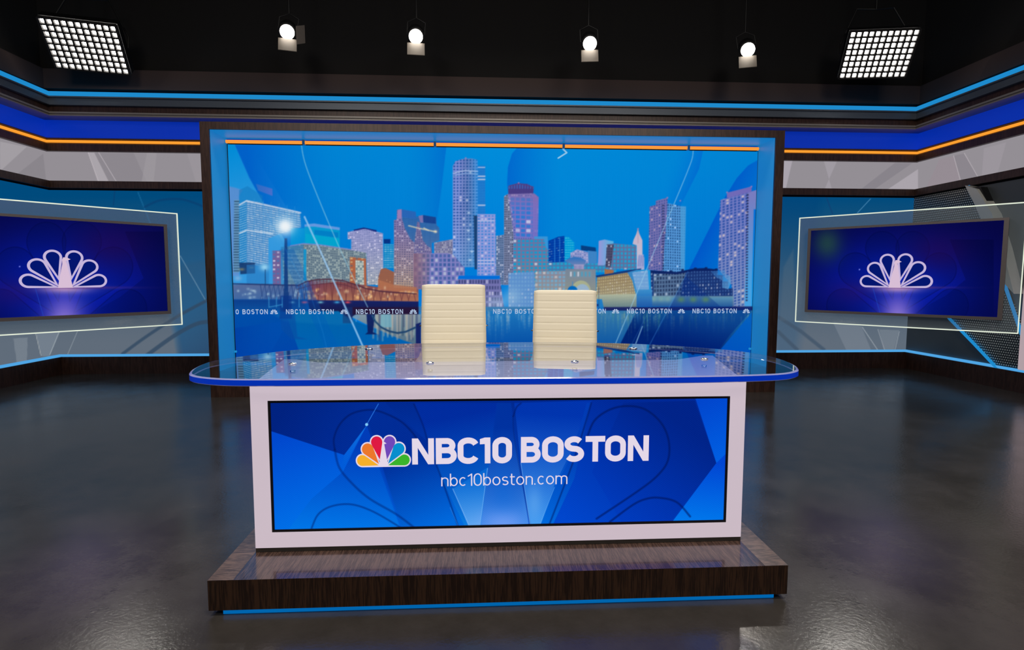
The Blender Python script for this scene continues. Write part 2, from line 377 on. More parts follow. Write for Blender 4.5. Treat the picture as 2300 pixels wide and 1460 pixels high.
# ------------------------------------------------------------------ room shell
B = 6.438; WL = -6.54; WR = 7.14; Y0 = -6.0; ZC = 6.2
struct(MB().box((WL - .3, Y0 - .3, -.1), (WR + .3, B + .3, 0)).build('floor', M['floor']))
struct(MB().box((WL - .3, Y0 - .3, ZC), (WR + .3, B + .3, ZC + .1)).build('ceiling', M['black']))
struct(MB().box((WL - .2, B, 0), (WR + .2, B + .2, ZC)).build('wall_back', M['black']))
struct(MB().box((WL - .2, Y0, 0), (WL, B, ZC)).build('wall_left', M['black']))
struct(MB().box((WR, Y0, 0), (WR + .2, B, ZC)).build('wall_right', M['black']))
struct(MB().box((WL - .2, Y0 - .2, 0), (WR + .2, Y0, ZC)).build('wall_front', M['black']))

def sweep(name, prof, material, parent=None, ystart=-5.0):
    """profile of (offset from wall, height) points swept round the three walls with mitred corners"""
    V = []; n = len(prof)
    for k in range(4):
        for o, z in prof: V.append([(WL + o, ystart, z), (WL + o, B - o, z), (WR - o, B - o, z), (WR - o, ystart, z)][k])
    F = [(k * n + i, k * n + (i + 1) % n, (k + 1) * n + (i + 1) % n, (k + 1) * n + i) for k in range(3) for i in range(n)]
    F.append(tuple(range(n))); F.append(tuple(range(3 * n, 4 * n))[::-1])
    return mesh(name, V, F, material, parent)
def rect(o0, o1, z0, z1): return [(o0, z0), (o1, z0), (o1, z1), (o0, z1)]
def zat(py, o=0.0): return ony(300, py, B - o).z
OC = .3
struct(sweep('trim_1', rect(0, .10, zat(206), 4.56), M['upper']))
t2 = struct(sweep('trim_2', [(0, zat(217, OC)), (OC, zat(218, OC)), (OC, zat(221, OC)), (OC - .03, zat(222, OC)), (OC - .03, zat(234, OC)), (OC, zat(235, OC)), (OC, zat(238, OC)), (0, zat(238, OC))], M['slate']))
sweep('led_strip', rect(.1, OC, zat(217.5, OC), zat(208, OC)), M['cyanled'], t2)
struct(sweep('trim_3', rect(0, OC - .06, zat(252, OC), zat(238, OC)), M['trimwood']))
struct(sweep('trim_4', [(0, zat(261.5, OC)), (OC - .02, zat(261.5, OC)), (OC - .02, zat(260, OC)), (OC - .045, zat(259, OC)), (OC - .045, zat(257, OC)), (OC - .02, zat(256, OC)), (OC - .02, zat(252.3, OC)), (0, zat(252.3, OC))], M['greytrim']))
bb = struct(sweep('trim_5', rect(0, .03, zat(314), zat(263) + .02), mat('lightbox_blue_acrylic', (6, 40, 150), .35, emis=(3, 42, 158), es=.92)))
t6 = struct(sweep('trim_6', [(0, zat(343)), (.07, zat(343)), (.07, zat(327)), (.04, zat(325)), (.04, zat(317)), (.07, zat(316)), (.07, zat(314)), (0, zat(314))], M['trimwood']))
sweep('led_strip', rect(.035, .06, zat(324), zat(318.5)), M['orange'], t6)
struct(sweep('trim_7', [(0, zat(425)), (.07, zat(425)), (.07, zat(409)), (0, zat(409))], M['trimwood']))
struct(sweep('baseboard_back', rect(0, .10, 0, zat(799)), M['trimwood']))
sweep('led_strip', rect(0, .08, zat(799), zat(794.5)), M['baseled'], bpy.data.objects['baseboard_back'])

# ------------------------------------------------------------------ painted light boxes of the walls
GT, GB = (0, 78, 128), (105, 122, 138)
def mural(side):
    def f(p):
        t = np.clip((p.Y - 440) / 330, 0, 1)[..., None]
        c0 = np.array((0, 74, 124), np.float32); c1 = np.array((78, 96, 114), np.float32); c2 = np.array((96, 108, 122), np.float32)
        p.C = np.where(t < .6, c0 + (c1 - c0) * t / .6, c1 + (c2 - c1) * (t - .6) / .4)
        if side == 'l':
            p.gpoly([(330, 420), (480, 420), (480, 800), (405, 800)], (0, 70, 130), (10, 90, 150), (420, 430), (470, 640), .0, .65, 20)
            p.gpoly([(385, 600), (480, 580), (480, 800), (400, 800)], (60, 80, 104), (44, 66, 96), (400, 700), (470, 800), .2, .7, 12)
            p.line([(405, 575), (462, 675)], 2, (140, 170, 190), .5); p.line([(310, 432), (345, 520)], 3, (30, 110, 160), .5)
            p.curve([(275, 795), (330, 755), (400, 710), (470, 672)], 7, (50, 72, 96), .8, 3); p.curve([(330, 798), (390, 755), (440, 728), (475, 722)], 9, (50, 72, 96), .8, 3)
            p.curve([(325, 465), (360, 450), (410, 448), (460, 465)], 5, (10, 62, 110), .7, 3); p.line([(258, 425), (255, 460)], 3, (10, 62, 110), .7, 2)
            p.poly([(30, 760), (62, 758), (60, 830), (40, 830)], (135, 145, 155), .5); p.poly([(80, 748), (135, 745), (112, 800), (92, 800)], (130, 142, 155), .55)
            p.line([(80, 748), (92, 798)], 1.6, (170, 175, 175), .7); p.line([(133, 745), (112, 796)], 1.6, (165, 175, 180), .7); p.line([(175, 742), (152, 796)], 1.6, (165, 175, 180), .5)
        else:
            p.gpoly([(1740, 430), (1850, 430), (1790, 800), (1740, 800)], (0, 66, 120), (30, 80, 126), (1750, 480), (1780, 700), .5, .3, 25)
            p.line([(1955, 447), (1926, 478)], 2, (90, 150, 190), .6); p.line([(1855, 440), (1870, 480)], 3, (20, 60, 110), .6)
            p.line([(1750, 713), (1800, 745), (1850, 785)], 8, (66, 84, 104), .8, 3); p.line([(1748, 745), (1790, 785)], 8, (66, 84, 104), .8, 3)
            p.poly([(1870, 722), (1935, 733), (1960, 795), (1905, 795)], (130, 140, 152), .45); p.poly([(1975, 740), (2020, 742), (2005, 795), (1988, 795)], (135, 145, 155), .4)
            p.line([(1937, 735), (1978, 796)], 1.6, (170, 178, 185), .7); p.line([(1972, 740), (1990, 796)], 1.6, (165, 172, 180), .6); p.line([(2020, 745), (2008, 796)], 1.6, (165, 172, 180), .6)
            p.poly([(1760, 600), (1782, 560), (1786, 720), (1752, 720)], (90, 108, 124), .3, 5)
    return f
def band(p):
    p.C[:] = (147, 142, 148)
    for q, c, a in ([[(0, 318), (60, 330), (0, 385)], (172, 167, 172), .6], [[(40, 390), (97, 345), (104, 408), (60, 405)], (120, 116, 122), .35], [[(198, 343), (212, 343), (245, 409), (220, 409)], (178, 172, 178), .7],
                    [[(212, 343), (300, 343), (330, 409), (245, 409)], (128, 123, 130), .4], [[(330, 343), (352, 343), (345, 409), (318, 409)], (160, 155, 160), .5], [[(420, 343), (455, 343), (455, 409), (440, 409)], (158, 152, 158), .5],
                    [[(1758, 355), (1780, 360), (1765, 425), (1755, 425)], (180, 172, 182), .7], [[(1850, 360), (1880, 362), (1850, 430), (1870, 430)], (172, 166, 175), .5], [[(2010, 366), (2050, 366), (1960, 428), (1930, 428)], (122, 118, 126), .45],
                    [[(2062, 380), (2062, 428), (1990, 428)], (185, 178, 186), .6], [[(2110, 358), (2142, 350), (2160, 410), (2080, 422)], (150, 138, 146), .6], [[(2142, 350), (2165, 345), (2200, 400), (2160, 410)], (130, 124, 132), .5], [[(2210, 333), (2260, 320), (2240, 392), (2205, 400)], (165, 158, 166), .4]):
        p.poly(q, c, a, 1.5)
    for l in ([(198, 343), (222, 409)], [(222, 343), (262, 409)], [(2142, 350), (2158, 408)], [(2166, 344), (2198, 400)]): p.line(l, 1.4, (190, 182, 188), .8)
def wall_panel(name, z0, z1, fn, nz, dens, strength, label_b, cat, walls):
    for wname, P0, U, nx, lab in walls:
        o = grid_panel(name, (P0[0], P0[1], z0), U, (0, 0, z1 - z0), nx, nz, fn[wname] if isinstance(fn, dict) else fn, None, strength)
        s = o.modifiers.new('depth', 'SOLIDIFY'); s.thickness = .015; s.offset = -1
        tag(o, lab, cat)
PX0, PX1 = -3.365, 3.855      # outer sides of the portal
zb0, zb1 = zat(409) + .003, zat(343) - .003
wall_panel('backlit_band', zb0, zb1, band, 60, 1, 1.0, '', 'light panel', [
    ('bl', (WL + .02, B - .02), (PX0 - WL - .02, 0, 0), 330, 'grey white backlit band with faint diagonal streaks, on back wall left of the city screen'),
    ('br', (PX1, B - .02), (WR - .02 - PX1, 0, 0), 330, 'grey white backlit band with faint streaks, on back wall right of the city screen'),
    ('sl', (WL + .02, 2.4), (0, B - .02 - 2.4, 0), 300, 'grey white backlit band with pale wedge, on the left side wall'),
    ('sr', (WR - .02, B - .02), (0, -(B - .02 - 2.4), 0), 500, 'grey white backlit band with pale streaks, on the right side wall')])
zm0, zm1 = zat(799), zat(429)
wall_panel('backlit_mural', zm0, zm1, {'bl': mural('l'), 'br': mural('r'), 'sl': mural('l')}, 260, 1, 1.0, '', 'wall mural', [
    ('bl', (WL + .02, B - .02), (PX0 - WL - .02, 0, 0), 280, 'teal to grey backlit mural on back wall behind the left television'),
    ('br', (PX1, B - .02), (WR - .02 - PX1, 0, 0), 280, 'teal to grey backlit mural on back wall between city screen and right corner'),
    ('sl', (WL + .02, 2.4), (0, B - .02 - 2.4, 0), 260, 'teal to grey backlit mural on the left side wall')])

# ------------------------------------------------------------------ right side wall: satin metal, perforated sheet, curved led lines
XR = WR - .02
def rw(px, py, o=0.0): p = onx(px, py, XR - o); return (p.y, p.z)
def wall_prism(name, pts, o0, o1, material, parent):
    V = [(XR - o0, y, z) for y, z in pts] + [(XR - o1, y, z) for y, z in pts]; n = len(pts)
    F = [tuple(range(n)), tuple(range(n, 2 * n))[::-1]] + [(i, (i + 1) % n, n + (i + 1) % n, n + i) for i in range(n)]
    return mesh(name, V, F, material, parent)
msatin = mat('satin_gunmetal', (86, 92, 96), .42, .25)
perf = mat('perforated_steel', (120, 120, 118), .3, .8)
nt = perf.node_tree; b = nt.nodes['Principled BSDF']
g = nt.nodes.new('ShaderNodeNewGeometry'); sp = nt.nodes.new('ShaderNodeSeparateXYZ'); nt.links.new(g.outputs['Position'], sp.inputs[0])
def mth(op, a, b=None, c=None):
    n = nt.nodes.new('ShaderNodeMath'); n.operation = op
    for k, v in enumerate((a, b, c)):
        if v is None: continue
        if isinstance(v, (int, float)): n.inputs[k].default_value = v
        else: nt.links.new(v, n.inputs[k])
    return n.outputs[0]
Py, Pz = sp.outputs['Y'], sp.outputs['Z']; pit = .034
row = mth('FLOOR', mth('DIVIDE', Pz, pit)); off = mth('MULTIPLY', mth('MODULO', row, 2.0), .5)
fu = mth('SUBTRACT', mth('FRACT', mth('ADD', mth('DIVIDE', Py, pit), off)), .5); fv = mth('SUBTRACT', mth('FRACT', mth('DIVIDE', Pz, pit)), .5)
dd = mth('SQRT', mth('ADD', mth('MULTIPLY', fu, fu), mth('MULTIPLY', fv, fv))); hole = mth('LESS_THAN', dd, .33)
mx = nt.nodes.new('ShaderNodeMix'); mx.data_type = 'RGBA'; nt.links.new(hole, mx.inputs[0]); mx.inputs[6].default_value = L4((40, 42, 44)); mx.inputs[7].default_value = L4((235, 230, 214))  # hole colour raised to stand in for light on the sheet
nt.links.new(mx.outputs[2], b.inputs['Base Color']); b.inputs['Metallic'].default_value = .4
ry0 = 1.0
rp = empty('metal_wall_panel', (XR, 4.4, zm0)); tag(rp, 'grey satin metal wall panel with perforated sheet and curved blue light lines, on right wall', 'wall panel')
mesh('backing_sheet', [(XR, B - .02, zm0), (XR, ry0, zm0), (XR, ry0, zm1), (XR, B - .02, zm1), (XR + .015, B - .02, zm0), (XR + .015, ry0, zm0), (XR + .015, ry0, zm1), (XR + .015, B - .02, zm1)],
     [(0, 1, 2, 3), (4, 7, 6, 5), (0, 4, 5, 1), (1, 5, 6, 2), (2, 6, 7, 3), (3, 7, 4, 0)], msatin, rp)
ya, za = rw(2183, 418); yb, zb_ = rw(2206, 463); yc, zc_ = rw(2222, 500); yd, zd = rw(2258, 620); ye, ze = rw(2300, 742)
wall_prism('perforated_sheet', [(B - .03, zm1), (ya, zm1), (ya, za), (yb, zb_), (yc, zc_), rw(2232, 540), rw(2180, 600), (B - .03, 1.7)], 0, .02, perf, rp)
lowline = [rw(2085, 640), rw(2140, 716), rw(2195, 772), rw(2250, 830)]
wall_prism('perforated_sheet', [lowline[1], lowline[2], lowline[3], (lowline[3][0] - .1, zm0 + .01), (ye, zm0 + .01), (ye, ze), (yd, zd)], 0, .02, perf, rp)
MB().tube([(XR - .05, y, z) for y, z in [(ya, za), (yb, zb_), (yc, zc_), rw(2240, 560), (yd, zd), (ye, ze), rw(2330, 830)]], .020, 8).build('light_line', M['cyanled'], rp)
MB().tube([(XR - .05, y, z) for y, z in lowline], .020, 8).build('light_line', M['cyanled'], rp)
wall_prism('curved_fin', [(ya - .04, za), (yb - .04, zb_), (yc - .04, zc_), rw(2243, 560), (yd - .03, zd), rw(2300, 660), rw(2275, 560), rw(2250, 480), rw(2215, 425)], 0, .14, mat('curved_silver', (225, 225, 218), .28, .2), rp)
wall_prism('dark_return', [rw(2196, 420), rw(2218, 420), rw(2240, 470), rw(2221, 470)], 0, .10, mat('dark_return', (26, 26, 28), .5), rp)
wc = empty('wall_pilaster', (XR - .1, 4.2, 0)); tag(wc, 'narrow pale pink pilaster at the far right edge of the photo', 'pilaster')
ypil = onx(2295.5, 700, XR - .12).y
mesh('pale_face', [(XR - .12, ypil, zm0 + .04), (XR - .12, ypil - .5, zm0 + .04), (XR - .12, ypil - .5, 1.75), (XR - .12, ypil, 1.75), (XR - .02, ypil, zm0 + .04), (XR - .02, ypil - .5, zm0 + .04), (XR - .02, ypil - .5, 1.75), (XR - .02, ypil, 1.75)],
     [(0, 1, 2, 3), (4, 7, 6, 5), (0, 4, 5, 1), (1, 5, 6, 2), (2, 6, 7, 3), (3, 7, 4, 0)], emat('pink_white_emission', (176, 158, 164)), wc)  # face drawn as one plain pale pink emission
wc.location = (XR - .12, ypil - .25, zm0)
for ch in wc.children: ch.matrix_parent_inverse = parent_inv(wc)

# ------------------------------------------------------------------ portal round the city screen
F0, V0 = 4.482, 4.949
po = empty('screen_portal', (.25, F0, 0)); tag(po, 'dark walnut portal with blue lit inner reveal framing the city skyline screen', 'portal')
ix0, ix1, iz = -3.258, 3.742, 3.267
mb = MB().box((PX0, F0, 0), (ix0, F0 + .03, 3.356)).box((ix1, F0, 0), (PX1, F0 + .03, 3.356)).box((ix0, F0, iz), (ix1, F0 + .03, 3.356))
mb.box((ix0, F0, 0), (ix1, F0 + .03, .33))
mb.build('front_frame', M['trimwood'], po)
MB().box((ix0 + .012, F0 + .03, .28), (ix1 - .012, V0 - .09, .33)).build('sill', M['trimwood'], po)
mb = MB().box((PX0, F0 + .03, 0), (PX0 + .03, B - .03, 3.356)).box((PX1 - .03, F0 + .03, 0), (PX1, B - .03, 3.356)).box((PX0, F0 + .03, 3.33), (PX1, B - .03, 3.356))
mb.build('outer_casing', M['trimwood'], po)
rev = mat('blue_lit_reveal', (60, 126, 160), .45, emis=(12, 106, 164), es=.9)
nt = rev.node_tree; b = nt.nodes['Principled BSDF']
mesh('reveal', [(ix0, F0 + .02, .02), (ix0, V0 + .06, .02), (ix0, V0 + .06, iz), (ix0, F0 + .02, iz)], [(0, 1, 2, 3)], rev, po).modifiers.new('depth', 'SOLIDIFY').thickness = .012
mesh('reveal', [(ix1, F0 + .02, .02), (ix1, V0 + .06, .02), (ix1, V0 + .06, iz), (ix1, F0 + .02, iz)], [(3, 2, 1, 0)], rev, po).modifiers.new('depth', 'SOLIDIFY').thickness = .012
mesh('reveal', [(ix0, F0 + .02, iz), (ix0, V0 + .06, iz), (ix1, V0 + .06, iz), (ix1, F0 + .02, iz)], [(0, 1, 2, 3)], rev, po).modifiers.new('depth', 'SOLIDIFY').thickness = .012
MB().box((ix0 + .012, V0 + .0, 0), (ix1 - .012, V0 + .2, .405)).build('plinth', M['trimwood'], po)
MB().box((ix0 + .012, V0 - .03, .335), (ix1 - .012, V0 - .001, .365)).build('led_strip', emat('deep_blue_led', (10, 95, 180)), po)
for xx in (ix0 + .014, ix1 - .038): MB().box((xx, V0 - .03, .505), (xx + .024, V0 - .006, .53)).build('corner_light', M['cyanled'], po)
MB().box((ix0 + .012, V0 + .09, .406), (ix1 - .012, V0 + .12, iz - .012)).build('back_panel', M['black'], po)
# the orange light rail along its top, with four silver clips
lr = empty('light_rail', (.25, V0 - .02, 3.22)); tag(lr, 'thin orange lit rail with four silver clips above the city skyline screen', 'light rail')
MB().box((ix0 + .012, V0 - .02, 3.205), (ix1 - .012, V0 + .03, 3.245)).build('rail_body', M['black'], lr)
MB().tube([(ix0 + .014, V0 - .03, 3.222), (ix1 - .014, V0 - .03, 3.222)], .022, 10).build('orange_tube', emat('orange_tube_glow', (250, 156, 62)), lr)
MB().box((ix0 + .012, V0 - .01, 3.2455), (ix1 - .012, V0 + .03, 3.258)).build('blue_line', M['blueband'], lr)
for px in (682, 977, 1266, 1547):
    xx = ony(px, 325, V0 - .05).x
    bevel(MB().box((xx - .016, V0 - .065, 3.19), (xx + .016, V0 - .0, 3.254)).build('clip', mat('pale_silver_clip', (190, 196, 204), .35, .1), lr), .004)

# ------------------------------------------------------------------ the city skyline screen
SX0, SX1, SZ0, SZ1 = -3.236, 3.735, .412, 3.192
def sky(p):
    X, Y = p.X, p.Y
    t = np.clip((Y - 330) / 300, 0, 1)[..., None]; cx = np.exp(-((X - 1180) / 420) ** 2)[..., None]
    c = np.array((0, 128, 208), np.float32) * (1 - t) + np.array((0, 112, 206), np.float32) * t
    p.C = c + cx * np.array((0, 12, 10), np.float32)
    p.gpoly([(500, 300), (545, 300), (700, 560), (700, 700), (500, 700)], (0, 138, 214), (50, 150, 220), (520, 330), (560, 480))
    # darker feather leaves
    p.gpoly([(527, 325), (560, 400), (640, 540), (720, 700), (800, 700), (900, 640), (985, 500), (1003, 325)], (0, 96, 200), (0, 128, 210), (560, 400), (760, 380), 1, .35)
    p.gpoly([(1003, 325), (992, 420), (978, 520), (900, 640), (820, 640), (900, 330)], (0, 128, 208), (0, 112, 206), (900, 400), (1000, 400), 0, 1)
    lf = [(1168, 325), (1150, 345), (1141, 375), (1139, 410), (1143, 450), (1160, 540), (1190, 700), (1420, 700), (1500, 520), (1570, 380), (1582, 325)]
    p.gpoly(lf, (0, 104, 206), (0, 132, 212), (1140, 400), (1260, 400), 1, .5)
    p.gpoly([(1582, 325), (1570, 380), (1500, 520), (1420, 700), (1330, 700), (1440, 500), (1500, 325)], (0, 128, 212), (0, 96, 206), (1480, 430), (1560, 460), 0, 1)
    rf = [(1710, 355), (1680, 372), (1655, 400), (1630, 440), (1590, 520), (1540, 620), (1500, 700), (1710, 700)]
    p.gpoly(rf, (0, 84, 200), (0, 116, 206), (1570, 540), (1660, 580), 1, .8)
    # far left block and white lit tower
    p.poly([(512, 418), (530, 422), (545, 427), (537, 440), (537, 620), (512, 620)], (98, 140, 205), .8, 3)
    p.gpoly([(575, 413), (612, 424), (612, 440), (580, 428)], (70, 110, 190), (90, 110, 200), (575, 420), (612, 430), .6, .8)
    p.building([(526, 449), (538, 449), (538, 612), (524, 612)], (100, 150, 190), (30, 60, 90), 14, 6, 14, 2.6, 0, .0)
    p.poly([(537, 427), (556, 418), (590, 440), (590, 462), (537, 458)], (20, 120, 190), .6)
    p.building([(537, 459), (554, 450), (554, 596), (537, 594)], (30, 126, 194), (175, 205, 232), 5, 5.2, 4.4, 1.7, -.35, .3, (205, 220, 235), .85, seed=2)
    p.building([(554, 450), (580, 454), (640, 468), (674, 476), (676, 510), (640, 522), (619, 529), (603, 536), (603, 596), (554, 597)], (60, 128, 190), (180, 205, 232), 7, 4.9, 6.4, 2.3, .19, .35, (215, 222, 232), .9, seed=5)
    p.line([(538, 460), (554, 451), (675, 478)], 3.4, (190, 205, 228), .95); p.line([(538, 524), (554, 517), (612, 525)], 3, (200, 214, 232), .9)
    for x in (571, 592, 609, 627, 645, 662): p.line([(x, 446 + (x - 571) * .2), (x, 600 if x < 600 else 510)], 1.2, (60, 150, 215), .5)
    p.poly([(537, 590), (573, 590), (573, 614), (540, 616)], (20, 50, 100), .85); p.glow(543, 605, 6, 3, (170, 150, 90), .6); p.glow(565, 601, 5, 2, (150, 150, 120), .5)
    p.poly([(554, 595), (604, 592), (604, 640), (554, 640)], (40, 120, 190), .6)
    # teal glass hall
    p.poly([(653, 512), (684, 513), (684, 550), (653, 550)], (0, 142, 212)); p.poly([(684, 504), (706, 502), (763, 511), (763, 560), (684, 548)], (4, 150, 205))
    p.poly([(684, 504), (706, 502), (763, 511), (763, 517), (706, 509), (684, 509)], (110, 150, 222), .9)
    p.poly([(706, 516), (760, 522), (760, 534), (706, 527)], (0, 120, 195), .8); p.poly([(686, 525), (763, 536), (763, 560), (686, 548)], (0, 172, 205), .55)
    # curved hotel
    p.building([(653, 552), (682, 547), (720, 550), (780, 558), (823, 567), (823, 640), (640, 640), (631, 562)], (120, 140, 150), (50, 70, 100), 4.4, 5.0, 2.6, 2.6, .12, .33, (196, 204, 196), .8, seed=9)
    p.gpoly([(631, 555), (655, 551), (682, 550), (682, 640), (631, 640)], (40, 120, 180), (80, 130, 170), (631, 580), (682, 640), .7, .4)
    for y in (570, 579, 588, 597, 606, 618, 627): p.line([(636, y), (680, y + 1)], 1.8, (170, 200, 205), .5)
    p.line([(653, 552), (682, 547), (720, 550), (823, 566)], 2.4, (120, 130, 200), .9); p.poly([(682, 560), (688, 560), (688, 630), (682, 630)], (0, 150, 215), .8)
    p.building([(612, 563), (631, 563), (631, 640), (613, 640)], (112, 96, 150), (60, 120, 180), 9, 9.5, 5, 4, 0, .3, seed=3)
    p.building([(786, 577), (822, 581), (824, 645), (786, 645)], (172, 96, 66), (80, 100, 120), 12, 8, 5, 3.5, 0, .5, (220, 200, 140), .8)
    p.building([(798, 584), (817, 586), (818, 645), (799, 645)], (150, 165, 165), (60, 90, 110), 5, 5.5, 3, 3, 0, .5, (235, 235, 215), .85, seed=6)
    # white grid block
    gp = [(781, 521), (819, 513), (860, 524), (861, 601), (849, 640), (825, 640), (823, 568), (789, 561), (789, 538), (781, 537)]
    p.building(gp, (168, 168, 216), (40, 64, 122), 3.9, 4.1, 2.3, 2.3, .06, .1, foot=(188, 192, 190), seed=4)
    p.poly([(794, 516), (817, 511), (846, 517), (846, 521), (819, 514), (795, 519)], (20, 40, 120))
    p.building([(862, 547), (884, 549), (885, 603), (862, 603)], (16, 132, 194), (150, 195, 215), 6, 5, 5, 1.6, 0, .3, seed=1); p.poly([(862, 537), (877, 537), (877, 547), (862, 547)], (6, 50, 130))
    p.building([(856, 604), (866, 602), (885, 611), (885, 648), (849, 648), (850, 622)], (152, 96, 74), (110, 72, 76), 3.6, 4, 1.4, 2.2, 0, .06, (240, 210, 150), .6)
    # stepped twin
    p.building([(892, 471), (902, 470), (934, 476), (935, 487), (949, 483), (979, 488), (981, 506), (987, 512), (987, 540), (970, 546), (970, 567), (940, 575), (931, 648), (885, 648), (885, 494), (891, 493)], (34, 92, 162), (70, 130, 190), 40, 3.6, 39, 1.2, .1, .0, foot=(140, 130, 150))
    p.building([(892, 471), (902, 470), (903, 492), (906, 500), (909, 512), (916, 525), (922, 537), (931, 545), (931, 650), (885, 650), (885, 494), (891, 493)], (126, 116, 172), (40, 50, 96), 5.4, 5.1, 2.8, 2.2, .05, .16, foot=(176, 150, 130), seed=8)
    p.building([(937, 498), (942, 499), (946, 520), (950, 540), (960, 552), (970, 560), (970, 572), (931, 572), (931, 545)], (120, 112, 160), (50, 60, 100), 4.5, 4.5, 2.4, 2, .05, .25, (230, 220, 190), seed=2)
    p.poly([(893, 472), (902, 470), (902, 490), (892, 491)], (150, 124, 178)); p.poly([(940, 485), (950, 483), (951, 500), (944, 500)], (140, 116, 172), .8)
    p.poly([(902, 470), (934, 476), (934, 492), (903, 488)], (40, 100, 180)); p.poly([(950, 483), (979, 488), (979, 503), (951, 500)], (24, 66, 140))
    p.line([(918, 507), (938, 512), (980, 521)], 3, (220, 210, 180), .75); p.glow(978, 520, 3.5, 3, (240, 225, 190), .9); p.line([(952, 512), (962, 517)], 2.5, (235, 225, 190), .7)
    p.building([(975, 545), (1017, 537), (1017, 572), (975, 572)], (128, 130, 170), (60, 66, 90), 3.4, 5, 1.6, 3, 0, .4, (210, 210, 190))
    p.building([(929, 569), (1006, 569), (1029, 574), (1044, 580), (1044, 650), (929, 650)], (126, 126, 190), (44, 84, 150), 9.4, 10, 6, 7, 0, .25, (190, 200, 215), .8, seed=3)
    p.gpoly([(929, 569), (968, 569), (962, 650), (929, 650)], (132, 96, 116), (136, 100, 106), (929, 600), (965, 600), .9, .25)
    # tallest tower
    tw = [(1017, 373), (1023, 362), (1035, 358), (1046, 356), (1060, 356), (1073, 359), (1073, 480), (1066, 486), (1066, 600), (1042, 600), (1017, 570)]
    p.building([(1073, 372), (1090, 372), (1090, 482), (1073, 482)], (30, 122, 204), (20, 100, 190), 5, 6, 4, 1, 0, 0); 
    for y in (376, 396, 403, 461): p.line([(1074, y), (1089, y)], 3 if y != 376 else 2, (190, 200, 225), .9)
    p.building(tw, (128, 144, 214), (14, 62, 142), 7.2, 6.9, 4.4, 4.0, 0, .04, foot=(140, 160, 220), seed=7)
    p.gpoly(tw, (0, 0, 0), (30, 160, 235), (1030, 450), (1072, 450), 0, .5); p.gpoly([(1017, 480), (1050, 470), (1066, 600), (1042, 600), (1017, 570)], (150, 170, 230), (80, 160, 220), (1017, 470), (1050, 600), 0, .35)
    p.line([(1018, 389), (1045, 383), (1073, 385)], 2.6, (185, 205, 235), .7); p.line([(1018, 395), (1045, 389), (1073, 391)], 2.2, (150, 190, 230), .6); p.poly([(1064, 484), (1072, 484), (1072, 605), (1066, 605)], (30, 50, 90), .8)
    for x, y in ((1053, 478), (1052, 518), (1053, 538), (1060, 565), (1056, 584)): p.glow(x, y, 3.5, 2, (200, 220, 240), .9)
    p.building([(1072, 481), (1113, 481), (1114, 620), (1072, 620)], (142, 152, 216), (34, 122, 206), 7.8, 6.9, 4.4, 3.8, 0, .12, (205, 210, 232), seed=3)
    for y in (496, 585, 592): p.line([(1074, y), (1110, y)], 2.2, (205, 212, 235), .7)
    p.building([(1114, 530), (1132, 527), (1132, 640), (1114, 640)], (110, 130, 170), (24, 60, 100), 4.2, 5, 2.4, 3, 0, .15)
    # round capped tower
    bd = [(1132, 441), (1142, 435), (1199, 434), (1210, 443), (1208, 540), (1180, 545), (1150, 640), (1132, 640)]
    p.building(bd, (122, 118, 190), (50, 84, 160), 5.2, 6, 3.0, 3.4, .04, .16, (225, 215, 215), seed=6)
    p.building([(1145, 441), (1197, 441), (1196, 534), (1160, 534)], (120, 112, 192), (26, 120, 208), 12, 10, 9.4, 7.2, .04, .12, (200, 205, 230), .85, seed=2)
    p.gpoly([(1196, 436), (1210, 443), (1208, 540), (1195, 540)], (130, 110, 186), (110, 110, 196), (1196, 436), (1196, 540), .9, .8)
    p.gpoly([(1143, 435), (1200, 434), (1210, 443), (1208, 480), (1150, 480)], (128, 104, 160), (112, 110, 190), (1143, 435), (1143, 480), .6, 0)
    p.building([(1132, 441), (1141, 436), (1146, 470), (1154, 530), (1150, 640), (1132, 640)], (120, 130, 164), (34, 44, 70), 4.2, 5.2, 2.2, 3.0, 0, .22, seed=11)
    p.building([(1141, 420), (1146, 416), (1165, 412), (1185, 413), (1199, 421), (1198, 434), (1142, 436)], (70, 60, 130), (60, 110, 190), 6, 30, 3, 10, 0, 0)
    p.line([(1143, 418), (1165, 412), (1198, 420)], 2, (90, 60, 120), .9)
    # wharf front
    p.poly([(1200, 531), (1230, 531), (1233, 592), (1200, 592)], (60, 150, 214), .9)
    p.building([(1154, 539), (1160, 537), (1222, 537), (1226, 556), (1232, 562), (1232, 590), (1266, 592), (1268, 640), (1152, 640)], (108, 112, 160), (2, 160, 212), 9.4, 8.6, 6.4, 5.2, 0, .05, (200, 210, 220), .9, foot=(130, 130, 140))
    p.building([(1232, 588), (1300, 590), (1384, 592), (1384, 612), (1232, 610)], (70, 120, 170), (20, 170, 214), 8.6, 8.4, 5.8, 5.0, 0, .05, (190, 210, 220), .9)
    p.building([(1203, 610), (1272, 608), (1272, 690), (1200, 690)], (136, 134, 150), (110, 170, 205), 8.9, 9, 6.2, 6.0, 0, .2, (205, 205, 205), .85, foot=(160, 155, 130))
    p.building([(1142, 613), (1200, 610), (1203, 690), (1142, 690)], (92, 142, 202), (120, 170, 210), 7, 9, 4, 5, 0, .25, (190, 205, 225), .6)
    p.building([(1029, 627), (1123, 627), (1132, 690), (1029, 690)], (112, 112, 172), (40, 50, 96), 6.2, 13, 3.4, 8, 0, .1, seed=1); p.poly([(1030, 619), (1123, 619), (1123, 627), (1028, 627)], (0, 108, 214))
    p.glow(1115, 680, 30, 16, (170, 200, 225), .5); p.glow(1150, 665, 20, 18, (150, 190, 220), .5)
